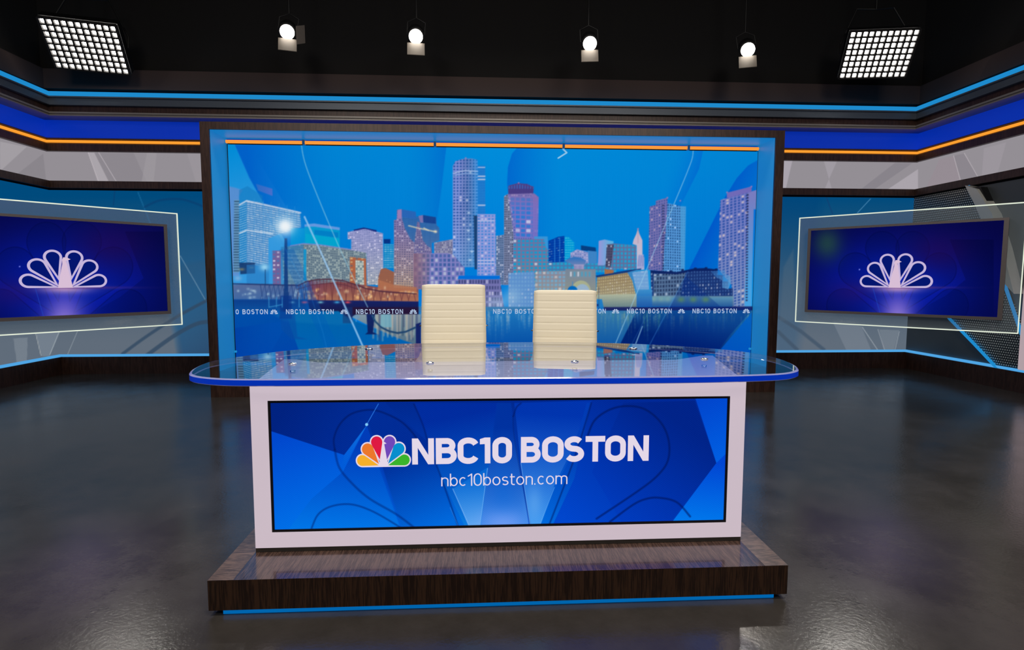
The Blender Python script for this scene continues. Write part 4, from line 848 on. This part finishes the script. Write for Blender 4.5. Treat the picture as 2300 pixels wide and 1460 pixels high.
# ------------------------------------------------------------------ news desk
XL, XR_, ZT = -1.0977, 1.3167, .9864
SL, SR_, SB, ST = -1.0063, 1.2271, .2731, .8996
dk = empty('news_desk', (.1, .4, PZ)); tag(dk, 'white news desk with lit blue logo screen in front and clear oval glass top', 'desk')
pk = mat('backlit_white_acrylic', (150, 140, 146), .3, emis=(204, 188, 200), es=.86)
mbp = MB()
y0, y1 = 0.0, .03
for a, b_ in (((XL, y0, PZ + .022), (SL - .012, y1, ZT)), ((SR_ + .012, y0, PZ + .022), (XR_, y1, ZT)), ((SL - .012, y0, ST + .012), (SR_ + .012, y1, ZT)), ((SL - .012, y0, PZ + .022), (SR_ + .012, y1, SB - .012))): mbp.box(a, b_)
mbp.build('front_panel', pk, dk)
sm = MB()
for a, b_ in (((SL - .0118, .004, SB - .0118), (SL, .028, ST + .0118)), ((SR_, .004, SB - .0118), (SR_ + .0118, .028, ST + .0118)), ((SL, .004, ST), (SR_, .028, ST + .0118)), ((SL, .004, SB - .0118), (SR_, .028, SB))): sm.box(a, b_)
sm.build('screen_surround', mat('dark_screen_edge', (34, 32, 34), .4, .3), dk)
MB().box((XL, .002, PZ + .0012), (XR_, .034, PZ + .022)).build('kick_strip', mat('grey_metal_kick', (96, 94, 90), .35, .6), dk)
topz = .985
def bt(px, py): q = onz(px, py, topz); return (q.x, q.y)
tp = [(XL, .001), (XR_, .001)] + [bt(1601, 799), bt(1579, 799), bt(1518, 808.5), bt(720, 815), bt(661, 807), bt(638, 807)]
MB().prism([(XL + .001, .0305), (XR_ - .001, .0305), (XR_ - .02, .62), (XL + .02, .62)], PZ + .0012, topz - .02).build('cabinet', mat('dark_grey_cabinet', (70, 72, 78), .5), dk)
MB().prism([(XL, .0305), (XR_, .0305)] + tp[2:], topz - .02, topz + .001).build('counter_top', mat('glowing_counter_laminate', (188, 186, 206), .3, emis=(176, 174, 208), es=.36), dk)  # laminate given its own lavender glow in place of light falling on it
def desk_picture(p):
    X, Y = p.X, p.Y
    p.C[:] = (0, 50, 165); g = lambda *a, **k: p.gpoly(*a, **k)
    g([(600, 900), (1640, 885), (1640, 1200), (600, 1200)], (0, 40, 142), (0, 74, 205), (1150, 900), (1150, 1180))
    g([(604, 900), (870, 900), (780, 1020), (773, 1022), (604, 967)], (0, 34, 128), (0, 44, 150), (640, 920), (780, 1010), 1, 1, 1)
    g([(604, 967), (773, 1022), (824, 955), (812, 1000), (770, 1075), (650, 1200), (604, 1200)], (0, 72, 205), (0, 112, 232), (640, 980), (700, 1180))
    g([(824, 955), (905, 1200), (640, 1200), (700, 1120), (770, 1060)], (0, 60, 184), (0, 118, 232), (790, 1000), (790, 1190), 1, 1)
    g([(773, 1022), (824, 955), (764, 1063)], (20, 120, 225), (0, 90, 215), (820, 960), (770, 1050), .9, .5)
    g([(858, 1045), (905, 1200), (1060, 1200), (990, 1070), (958, 990), (860, 900), (830, 900), (830, 955)], (0, 44, 150), (0, 106, 222), (900, 1020), (960, 1190), 1, 1)
    g([(858, 1046), (905, 1190), (900, 1190), (850, 1046)], (0, 60, 180), (0, 100, 220), (860, 1046), (900, 1190), .8, .6)
    g([(930, 905), (1120, 905), (1100, 1040), (1080, 1195), (1050, 1195), (985, 1060)], (0, 44, 160), (10, 128, 226), (1000, 940), (1050, 1190), .9, .9)
    g([(1017, 1098), (1095, 1050), (1076, 1195), (1058, 1195)], (10, 110, 215), (110, 176, 244), (1050, 1070), (1066, 1190), .7, .95)
    g([(1116, 905), (1148, 905), (1160, 1000), (1190, 1195), (1078, 1195), (1100, 1030)], (0, 50, 160), (60, 140, 236), (1130, 960), (1135, 1190), .9, .95)
    p.glow(1130, 1175, 48, 30, (140, 170, 250), .65); p.glow(1130, 1100, 30, 60, (0, 100, 215), .3)
    g([(1155, 905), (1330, 900), (1305, 980), (1240, 1110), (1210, 1195), (1194, 1195), (1168, 1020)], (0, 54, 178), (70, 160, 244), (1220, 930), (1205, 1180), .85, .95)
    p.glow(1200, 1130, 18, 40, (110, 176, 240), .45)
    g([(1245, 1090), (1208, 1195), (1234, 1195), (1290, 1075), (1328, 905), (1318, 905), (1290, 1000)], (0, 60, 180), (0, 112, 225), (1290, 1000), (1220, 1190), .8, .9)
    g([(1330, 900), (1640, 885), (1640, 1200), (1234, 1200), (1290, 1075)], (0, 40, 150), (0, 70, 205), (1480, 960), (1300, 1190), .9, .9)
    g([(1400, 905), (1560, 900), (1609, 1040), (1500, 1180), (1400, 1180), (1330, 1060)], (0, 34, 132), (0, 56, 186), (1540, 960), (1400, 1160), .75, .6)
    g([(1562, 895), (1640, 890), (1640, 1010), (1612, 1040), (1609, 1040)], (0, 70, 205), (0, 94, 225), (1580, 900), (1630, 1020)); g([(1609, 1040), (1640, 1010), (1640, 1180), (1504, 1180)], (0, 70, 210), (0, 118, 235), (1609, 1040), (1600, 1170))
    DK = (0, 20, 90)
    def curve(pts, wd=4, a=.55): p.curve(pts, wd, DK, a, 3)
    curve([(752, 1010), (750, 985), (762, 955), (785, 932), (815, 922), (845, 922), (880, 935), (905, 950), (925, 970), (936, 985)], 4)
    curve([(752, 1010), (762, 1050), (790, 1085), (830, 1120), (890, 1155), (930, 1185)], 5, .4); curve([(700, 1186), (715, 1155), (745, 1137), (790, 1133), (840, 1150), (900, 1185)], 4, .45)
    curve([(930, 908), (950, 955), (965, 1005), (990, 1070), (1030, 1185)], 3.4, .5); curve([(1328, 905), (1315, 950), (1290, 1030), (1260, 1110), (1233, 1180)], 3.4, .55)
    curve([(1153, 935), (1160, 915), (1170, 906)], 3); curve([(1152, 935), (1158, 1000), (1192, 1185)], 2, .4)
    curve([(1318, 985), (1335, 945), (1370, 920), (1410, 912), (1450, 920), (1485, 950), (1502, 990), (1500, 1035), (1475, 1070), (1430, 1105), (1340, 1165)], 4.4, .6)
    curve([(1370, 1172), (1420, 1135), (1450, 1121), (1480, 1118), (1520, 1128), (1550, 1160)], 4.4, .6)
    p.line([(850, 907), (824, 953)], 1.4, (50, 130, 235), .95); p.disc(823.6, 953.5, 3.4, 3.4, (130, 205, 250))
    p.line([(1017, 1098), (1058, 1190)], 1.5, (120, 180, 245), .8); p.line([(1095, 1052), (1077, 1190)], 1.5, (120, 180, 245), .8); p.line([(1170, 1040), (1192, 1186)], 1.5, (110, 180, 245), .8); p.line([(1245, 1095), (1210, 1186)], 1.3, (110, 180, 245), .7); p.line([(1011, 1140), (1032, 1188)], 1.2, (70, 140, 230), .6)
    p.C += ((np.sin(X * 1.35) * np.sin((Y + X * .25) * 1.35)) * 5)[..., None]
ds = grid_panel('logo_screen', (SL, .010, SB), (SR_ - SL, 0, 0), (0, 0, ST - SB), 1000, 290, desk_picture, dk)
MB().box((SL, .012, SB), (SR_, .03, ST)).build('screen_housing', M['black'], dk)
YS = .0075
def dx(px): return ony(px, 1020, YS).x
def dz(px, py): return ony(px, py, YS).z
TW = M['white_em']
# big lettering, each character fitted to its measured width
chars = [('N', 925.6, 974.9), ('B', 979, 1026), ('C', 1028, 1075.5), ('1', 1078, 1101.5), ('0', 1106, 1150), ('B', 1170, 1214.5), ('O', 1217.5, 1266), ('S', 1267, 1312), ('T', 1315, 1359), ('O', 1359, 1405.5), ('N', 1410, 1457)]
zc0 = (dz(925.6, 1044.3) + dz(1457, 1034)) / 2; zc1 = (dz(925.6, 985.7) + dz(1457, 977)) / 2
V = []; F = []
for ch, a, b_ in chars:
    st, wdt = glyph(ch, .225); x0, x1 = dx(a), dx(b_); k = (x1 - x0) / wdt
    for kind, pts in st:
        if kind == 'd': v, f = [Vector(q) for q in pts], [tuple(range(len(pts)))]
        else: v, f = strip(pts, kind == 1, .225)
        n = len(V); V += [(x0 + q[0] * k, YS, zc0 + q[1] * (zc1 - zc0)) for q in v]; F += [tuple(i + n for i in g_) for g_ in f]
mesh('station_name_lettering', V, F, TW, ds)
tv_, tf_, tw2 = text_polys('nbcizboston.com', .085, .10)
xa, xb = dx(990.5), dx(1275); zb = dz(1130, 1089.8); zh = dz(1130, 1062.5) - zb
mesh('web_address_lettering', [(xa + q[0] * (xb - xa) / tw2, YS, zb + q[1] * zh) for q in tv_], tf_, TW, ds)
xa, xb = dx(799), dx(922.8); zb = (dz(860, 1045.8)); zt_ = dz(855, 976.8); kx = (xb - xa) / 1.01; cx = (xa + xb) / 2; kz = (zt_ - zb) / .553
lg = flat_polys(feathers(.024, .05) + [[(-.4, -.022), (.4, -.022), (.3, .12), (-.3, .12)]][:0], lambda x, y: (cx + x * kx, YS, zb + (y + .0) * kz), 'emblem_outline', TW, ds)
flat_polys([BODY, [(-.395, -.024), (.395, -.024), (.385, .03), (-.385, .03)]], lambda x, y: (cx + x * kx, YS - .0004, zb + y * kz), 'emblem_body', TW, ds)
fc = [(246, 176, 44), (236, 120, 44), (222, 26, 66), (58, 180, 44), (8, 142, 206), (112, 72, 184)]
for poly, c in zip(feathers(0, 0), fc):
    nm = 'emblem_feather'
    flat_polys([poly], lambda x, y: (cx + x * kx, YS - .0008, zb + y * kz), nm, emat('feather_colour', c), ds)
flat_polys([[(.0, .385), (.062, .396), (.03, .425), (.0, .425)]], lambda x, y: (cx + x * kx, YS - .0012, zb + y * kz), 'emblem_beak', TW, ds)

# glass top
ZG = 1.035; TH = .034
out = [(424, 839), (427, 833), (435, 826), (460, 814), (492, 807), (527, 802), (638, 787), (749, 779), (876, 772), (1003, 770), (1195, 768), (1322, 769), (1449, 772.5), (1576, 780), (1690, 791), (1751, 804), (1786, 818), (1795, 829), (1792, 833), (1767, 839), (1703, 842), (1576, 845), (1290, 848), (876, 850), (638, 852), (527, 852), (479, 850), (441, 846), (427, 842)]
pts = [onz(a, b_, ZG) for a, b_ in out]; pts = [(q.x, q.y) for q in pts]
cx_, cy_ = .11, .55
def chaikin(p, n):
    for _ in range(n):
        q = []
        for i in range(len(p)):
            a, b_ = p[i], p[(i + 1) % len(p)]; q += [(a[0] * .75 + b_[0] * .25, a[1] * .75 + b_[1] * .25), (a[0] * .25 + b_[0] * .75, a[1] * .25 + b_[1] * .75)]
        p = q
    return p
oval = chaikin(pts[::-1], 3)
def inset(p, d):
    n = len(p); o = []
    for i in range(n):
        a, b_ = Vector(p[i - 1]), Vector(p[(i + 1) % n]); t = (b_ - a).normalized(); nn = Vector((-t.y, t.x)); o.append((p[i][0] + nn.x * d, p[i][1] + nn.y * d))
    return o
gt = bpy.data.materials.new('clear_acrylic'); gt.use_nodes = True; nt = gt.node_tree; nt.nodes.clear()
tr = nt.nodes.new('ShaderNodeBsdfTransparent'); tr.inputs[0].default_value = (.84, .88, .97, 1)
gl = nt.nodes.new('ShaderNodeBsdfGlossy'); gl.inputs['Roughness'].default_value = .0
ge = nt.nodes.new('ShaderNodeNewGeometry')
def mth(op, a, b=None, c=None):
    n = nt.nodes.new('ShaderNodeMath'); n.operation = op
    for k, v in enumerate((a, b, c)):
        if v is None: continue
        if isinstance(v, (int, float)): n.inputs[k].default_value = v
        else: nt.links.new(v, n.inputs[k])
    return n.outputs[0]
fr = nt.nodes.new('ShaderNodeFresnel'); nt.links.new(mth('MULTIPLY_ADD', ge.outputs['Backfacing'], (1 / 1.49 - 1.49), 1.49), fr.inputs[0])
fac = mth('MINIMUM', mth('MULTIPLY', fr.outputs[0], 1.65), .92)
mx = nt.nodes.new('ShaderNodeMixShader'); nt.links.new(fac, mx.inputs[0]); nt.links.new(tr.outputs[0], mx.inputs[1]); nt.links.new(gl.outputs[0], mx.inputs[2])
oo = nt.nodes.new('ShaderNodeOutputMaterial'); nt.links.new(mx.outputs[0], oo.inputs[0])
gtb = bpy.data.materials.new('clear_acrylic_underside'); gtb.use_nodes = True; nt = gtb.node_tree; nt.nodes.clear()
tr = nt.nodes.new('ShaderNodeBsdfTransparent'); oo = nt.nodes.new('ShaderNodeOutputMaterial'); nt.links.new(tr.outputs[0], oo.inputs[0])
n = len(oval); ins = inset(oval, .012); ins2 = inset(oval, .006)
gtop = mesh('glass_top', [(x, y, ZG) for x, y in ins] + [(x, y, ZG - TH) for x, y in ins], [tuple(range(n)), tuple(range(n, 2 * n))[::-1]], None, dk, mats=[gt, gtb], fm=[0, 1])
eb = mat('blue_acrylic_edge', (8, 40, 170), .12, emis=(0, 48, 172), es=.8, coat=.6)
nt = eb.node_tree; b = nt.nodes['Principled BSDF']; b.inputs['Emission Strength'].default_value = .8
ta = nt.nodes.new('ShaderNodeBsdfTransparent'); ta.inputs[0].default_value = (.8, .82, .95, 1); gg = nt.nodes.new('ShaderNodeNewGeometry'); m5 = nt.nodes.new('ShaderNodeMixShader')
tb = nt.nodes.new('ShaderNodeBsdfGlossy'); tb.inputs[1].default_value = .1; m6 = nt.nodes.new('ShaderNodeMixShader'); m6.inputs[0].default_value = .3
nt.links.new(ta.outputs[0], m6.inputs[1]); nt.links.new(tb.outputs[0], m6.inputs[2]); nt.links.new(gg.outputs['Backfacing'], m5.inputs[0]); nt.links.new(b.outputs[0], m5.inputs[1]); nt.links.new(m6.outputs[0], m5.inputs[2]); nt.links.new(m5.outputs[0], nt.nodes['Material Output'].inputs[0])
eh = mat('acrylic_bevel_highlight', (150, 155, 200), .08, emis=(90, 96, 150), es=.5)  # highlight along the bevels put in as pale colour and emission
mesh('blue_edge', [(x, y, ZG - .005) for x, y in oval] + [(x, y, ZG - TH + .004) for x, y in oval], [(i, n + i, n + (i + 1) % n, (i + 1) % n) for i in range(n)], eb, gtop, smooth=True)
mesh('bevelled_rim', [(x, y, ZG - .005) for x, y in oval] + [(x, y, ZG) for x, y in ins] , [(i, (i + 1) % n, n + (i + 1) % n, n + i) for i in range(n)], eh, gtop, smooth=True)
mesh('bevelled_rim', [(x, y, ZG - TH + .004) for x, y in oval] + [(x, y, ZG - TH) for x, y in ins2], [(i, n + i, n + (i + 1) % n, (i + 1) % n) for i in range(n)], eh, gtop, smooth=True)
def lathe(name, prof, c, material, parent, n=24):
    V = [(c[0] + r * math.cos(2 * math.pi * k / n), c[1] + r * math.sin(2 * math.pi * k / n), c[2] + z) for r, z in prof for k in range(n)]
    F = [(i * n + k, i * n + (k + 1) % n, (i + 1) * n + (k + 1) % n, (i + 1) * n + k) for i in range(len(prof) - 1) for k in range(n)]
    F.append(tuple(range(n))[::-1]); F.append(tuple((len(prof) - 1) * n + k for k in range(n)))
    return mesh(name, V, F, material, parent, True)
for px, py in ((657, 818), (966, 816), (1291, 813), (1582, 807)):
    q = onz(px, py, ZG)
    lathe('standoff_cap', [(.02, 0), (.022, .002), (.018, .006), (.008, .009), (.002, .0095)], (q.x, q.y, ZG + .0003), M['chrome'], dk)
    lathe('standoff', [(.014, 0), (.014, ZG - TH - topz - .0012)], (q.x, q.y, topz + .001), M['chrome'], dk)
for px, py in ((829, 784), (1422, 783)):
    q = onz(px, py, ZG)
    lathe('standoff_cap', [(.026, 0), (.028, .002), (.022, .006), (.01, .009), (.002, .0095)], (q.x, q.y, ZG + .0003), M['chrome'], dk)
    lathe('support_post', [(.05, 0), (.05, .012), (.018, .014), (.018, ZG - TH - PZ - .014), (.03, ZG - TH - PZ - .012), (.03, ZG - TH - PZ - .0017)], (q.x, q.y, PZ + .0012), M['chrome'], dk)

# ------------------------------------------------------------------ chairs
leather = mat('cream_leather', (231, 222, 200), .42, spec=.4); noise_bump(leather, 350, .08, .001)
def make_chair(loc, rot, dz_):
    """origin on the platform under the seat column; the chair faces -y"""
    c = empty('swivel_chair', loc, (0, 0, R(rot)))
    W2 = .283; top = 1.263 + dz_
    prof = [(.335, top - .03), (.340, top - .006), (.328, top + .004), (.318, top - .004), (.312, top - .10), (.300, top - .22), (.288, top - .34), (.284, top - .43), (.280, top - .50), (.262, top - .565), (.222, top - .61), (.16, top - .63), (.04, top - .632), (-.08, top - .63), (-.16, top - .622), (-.205, top - .630), (-.222, top - .66), (-.205, top - .69)]
    P = [Vector((0, a, b_)) for a, b_ in prof]; d = [0]
    for i in range(1, len(P)): d.append(d[-1] + (P[i] - P[i - 1]).length)
    ns = 300; ss = np.linspace(0, d[-1], ns); ys = np.interp(ss, d, [q.y for q in P]); zs = np.interp(ss, d, [q.z for q in P])
    k = np.ones(9) / 9; yp = np.convolve(np.r_[[ys[0]] * 4, ys, [ys[-1]] * 4], k, 'valid'); zp = np.convolve(np.r_[[zs[0]] * 4, zs, [zs[-1]] * 4], k, 'valid')
    ty = np.gradient(yp); tz = np.gradient(zp); ln = np.hypot(ty, tz); ty /= ln; tz /= ln
    ny, nz = tz, -ty     # towards the sitter: -y on the back, +z on the seat
    rib = .064; V = []; F = []; nx = 15
    for side in (1, -1):
        for j in range(ns):
            ph = ((ss[j] - .075) / rib) % 1.0; bulge = .0045 * (1 - (2 * abs(ph - .5)) ** 7.0) if .075 < ss[j] < d[-1] - .08 else .0042
            wj = W2 * (1.0 - .035 * max(0, 1 - ss[j] / .5)) * (1.0 if ss[j] < .62 else 1 + .11 * min(1, (ss[j] - .62) / .13))
            for i in range(nx):
                u = -1 + 2 * i / (nx - 1); e = 1 - abs(u) ** 14
                off = side * (.009 + bulge * e) if side == 1 else -.009
                V.append((u * wj, yp[j] + ny[j] * off * (.5 + .5 * e), zp[j] + nz[j] * off * (.5 + .5 * e)))
    def vid(s, j, i): return s * ns * nx + j * nx + i
    for j in range(ns - 1):
        for i in range(nx - 1):
            F.append((vid(0, j, i), vid(0, j + 1, i), vid(0, j + 1, i + 1), vid(0, j, i + 1))); F.append((vid(1, j, i), vid(1, j, i + 1), vid(1, j + 1, i + 1), vid(1, j + 1, i)))
        F.append((vid(0, j, 0), vid(1, j, 0), vid(1, j + 1, 0), vid(0, j + 1, 0))); F.append((vid(0, j, nx - 1), vid(0, j + 1, nx - 1), vid(1, j + 1, nx - 1), vid(1, j, nx - 1)))
    for j in (0, ns - 1):
        for i in range(nx - 1): F.append((vid(0, j, i), vid(0, j, i + 1), vid(1, j, i + 1), vid(1, j, i)))
    def local(o): o.parent = c; o.matrix_parent_inverse = Matrix.Identity(4); return o
    local(mesh('upholstery', V, F, leather, None, True))
    # side rails hugging the edge
    for sx in (-1, 1):
        path = []
        for j in range(12, ns - 8, 8):
            wj = W2 * (1.0 - .035 * max(0, 1 - ss[j] / .5)) * (1.0 if ss[j] < .62 else 1 + .11 * min(1, (ss[j] - .62) / .13))
            path.append((sx * (wj - .010), yp[j] - ny[j] * .017, zp[j] - nz[j] * .017))
        local(MB().tube(path, .009, 8).build('side_rail', M['alu'], None, True))
        jj = int(np.argmin(np.abs(ss - .40))); local(MB().tube([(sx * (W2 - .03), yp[jj] + .012, zp[jj]), (sx * (W2 + .014), yp[jj] + .012, zp[jj])], .006, 10).build('rail_bolt', M['chrome'], None, True))
        local(MB().tube([(sx * (W2 - .045), .33, top - .035), (sx * (W2 - .006), .33, top - .035)], .012, 10).build('corner_cap', M['darkbox'], None, True))
    local(MB().tube([(-W2 + .03, .312, top - .42), (W2 - .03, .312, top - .42)], .010, 10).build('cross_bar', M['alu'], None, True))
    local(MB().tube([(-W2 + .01, .02, top - .662), (-.12, .02, top - .675), (.12, .02, top - .675), (W2 - .01, .02, top - .662)], .012, 10).build('seat_bracket', M['alu'], None, True))
    zs_ = top - .675
    local(MB().tube([(0, .02, .10), (0, .02, .30), (0, .02, .301), (0, .02, zs_)], [.028, .028, .018, .018], 16).build('gas_column', M['chrome'], None, True))
    for k in range(5):
        a = 2 * math.pi * k / 5 + .3; ex, ey = math.cos(a), math.sin(a)
        local(MB().tube([(ex * .02, .02 + ey * .02, .12), (ex * .16, .02 + ey * .16, .105), (ex * .29, .02 + ey * .29, .082)], [.022, .017, .013], 10).build('base_arm', M['alu'], None, True))
        px_, py_ = ex * .285, .02 + ey * .285
        local(MB().tube([(px_ - ey * .022, py_ + ex * .022, .0285), (px_ + ey * .022, py_ - ex * .022, .0285)], .028, 16).tube([(px_, py_, .0285), (px_, py_, .08)], .008, 8).build('caster', M['darkbox'], None, False))
    return c
q = ony(1019, 642, 2.28)
c1 = make_chair((q.x, 1.955, PZ), 0, 0.0); tag(c1, 'cream ribbed leather swivel chair, taller left one behind the glass desk top', 'chair')
q = ony(1243, 656, 2.27)
c2 = make_chair((q.x + .05, 1.965, PZ), -10, -.05); tag(c2, 'cream ribbed leather swivel chair turned slightly, lower right one behind the glass desk top', 'chair')

# ------------------------------------------------------------------ ceiling lights
def pipe(y, z, x0, x1, lab):
    o = MB().tube([(x0, y, z), (x1, y, z)], .024, 10).build('lighting_pipe', M['darkbox'], None, True); tag(o, lab, 'pipe'); 
    for x in np.linspace(x0 + .6, x1 - .6, 4): MB().tube([(x, y, z + .02), (x, y, ZC - .001)], .008, 8).build('hanger', M['darkbox'], o)
    return o
def softbox(ctr, W, H, lab, mirror):
    k = 1.16 if mirror else 1.22
    ctr, W, H = CE + (Vector(ctr) - CE) * k, Vector(W) * k, Vector(H) * k; H = H - W * (H.dot(W) / W.dot(W)); W = W * 2; H = H * 2
    N = W.cross(H).normalized()
    if N.dot(CE - ctr) < 0: N = -N
    u, v = W.normalized(), H.normalized(); hw, hh = W.length / 2, H.length / 2
    r = empty('softlight', ctr); tag(r, lab, 'studio light', 'softlights with egg crates')
    MB().obox(ctr - N * .13, u * (hw + .01), v * (hh + .01), N * .06).build('housing', M['darkbox'], r)
    MB().obox(ctr - N * .058, u * (hw - .01), v * (hh - .01), N * .003).build('diffuser', emat('softlight_diffuser', (255, 250, 242), 26.0), r)
    cr = MB(); nu, nv = 11, 8; dp = .024
    for i in range(nu + 1): cr.obox(ctr + u * (-hw + 2 * hw * i / nu) - N * .028, u * .0125, v * hh, N * dp)
    for j in range(nv + 1): cr.obox(ctr + v * (-hh + 2 * hh * j / nv) - N * .028, u * hw, v * .0105, N * dp)
    cr.build('egg_crate', mat('black_fabric', (30, 28, 28), .9), r)
    sg = 1 if not mirror else -1
    a = ctr + u * (hw + .04) * sg - N * .12; b_ = ctr - u * (hw + .04) * sg - N * .12; tp_ = ctr - v * (hh * .2) - N * .12; zt = ctr.z + hh + .35
    MB().tube([a, a - v * .1 - N * .12, Vector((ctr.x, ctr.y + .1, zt)) + (a - ctr) * .5, Vector((ctr.x, ctr.y + .1, zt)), Vector((ctr.x, ctr.y + .1, zt)) + (b_ - ctr) * .5, b_ - v * .1 - N * .12, b_], .012, 8).build('yoke', M['darkbox'], r)
    MB().tube([(ctr.x, ctr.y + .1, zt), (ctr.x, ctr.y + .1, ZC - .001)], .016, 8).build('hanging_rod', M['darkbox'], r)
softbox((-4.414, 4.141, 4.054), (.364, .068, -.009), (-.038, .176, -.201), 'square white softlight with black egg crate, hanging at upper left', False)
softbox((4.868, 4.253, 4.216), (.356, -.109, -.021), (.033, .152, -.223), 'square white softlight with black egg crate, hanging at upper right', True)

barn = mat('barn_door_metal', (120, 112, 104), .5, .1)
lens_m = emat('fresnel_lens_glow', (255, 246, 232), 14.0)
def fresnel(px, py, depth_y, lab, side_flap, tilt):
    c = ony(px, py, depth_y); aim = (Vector((.1 + c.x * .35, -1.4, .6)) - c).normalized(); r = empty('spotlight', c); tag(r, lab, 'studio light', 'spotlights over the back wall')
    u = aim.cross(Vector((0, 0, 1))).normalized(); v = u.cross(aim).normalized()
    MB().tube([c - aim * .28, c - aim * .26, c - aim * .02, c], [.07, .11, .115, .115], 20).build('housing', M['darkbox'], r, True)
    MB().tube([c + aim * .001, c + aim * .02], [.092, .07], 24).build('lens', lens_m, r)
    MB().obox(c + aim * .10 - v * .135, u * .115, aim * .09 - v * .055, v * .003).build('barn_door', barn, r)
    for s in (-1, 1):
        if s == -side_flap: MB().obox(c + aim * .07 + u * .17 * s, u * .003, v * .11, aim * .07 + u * .05).build('barn_door', barn, r)
    MB().tube([c - aim * .12 + u * .12, c + u * .12 + Vector((0, .1, .22)), c + Vector((0, .1, .28)), c - u * .12 + Vector((0, .1, .22)), c - aim * .12 - u * .12], .009, 8).build('yoke', M['darkbox'], r)
    MB().tube([c + Vector((0, .1, .28)), Vector((c.x, c.y + .1, ZC - .001))], .014, 8).build('hanging_rod', M['darkbox'], r)
    spot('spotlight_beam', c + aim * .03, c + aim * 5, 160, 55, WARM, .06)
fresnel(645, 72, 5.3, 'small bright spotlight with side flap, leftmost of the four over the screen', 1, 0)
fresnel(934, 82, 5.3, 'small bright spotlight, second from left over the screen', 0, 0)
fresnel(1325, 98, 5.3, 'small bright spotlight, third from left over the screen', 0, 0)
fresnel(1680, 112, 5.3, 'small bright spotlight, rightmost of the four over the screen', 0, 0)
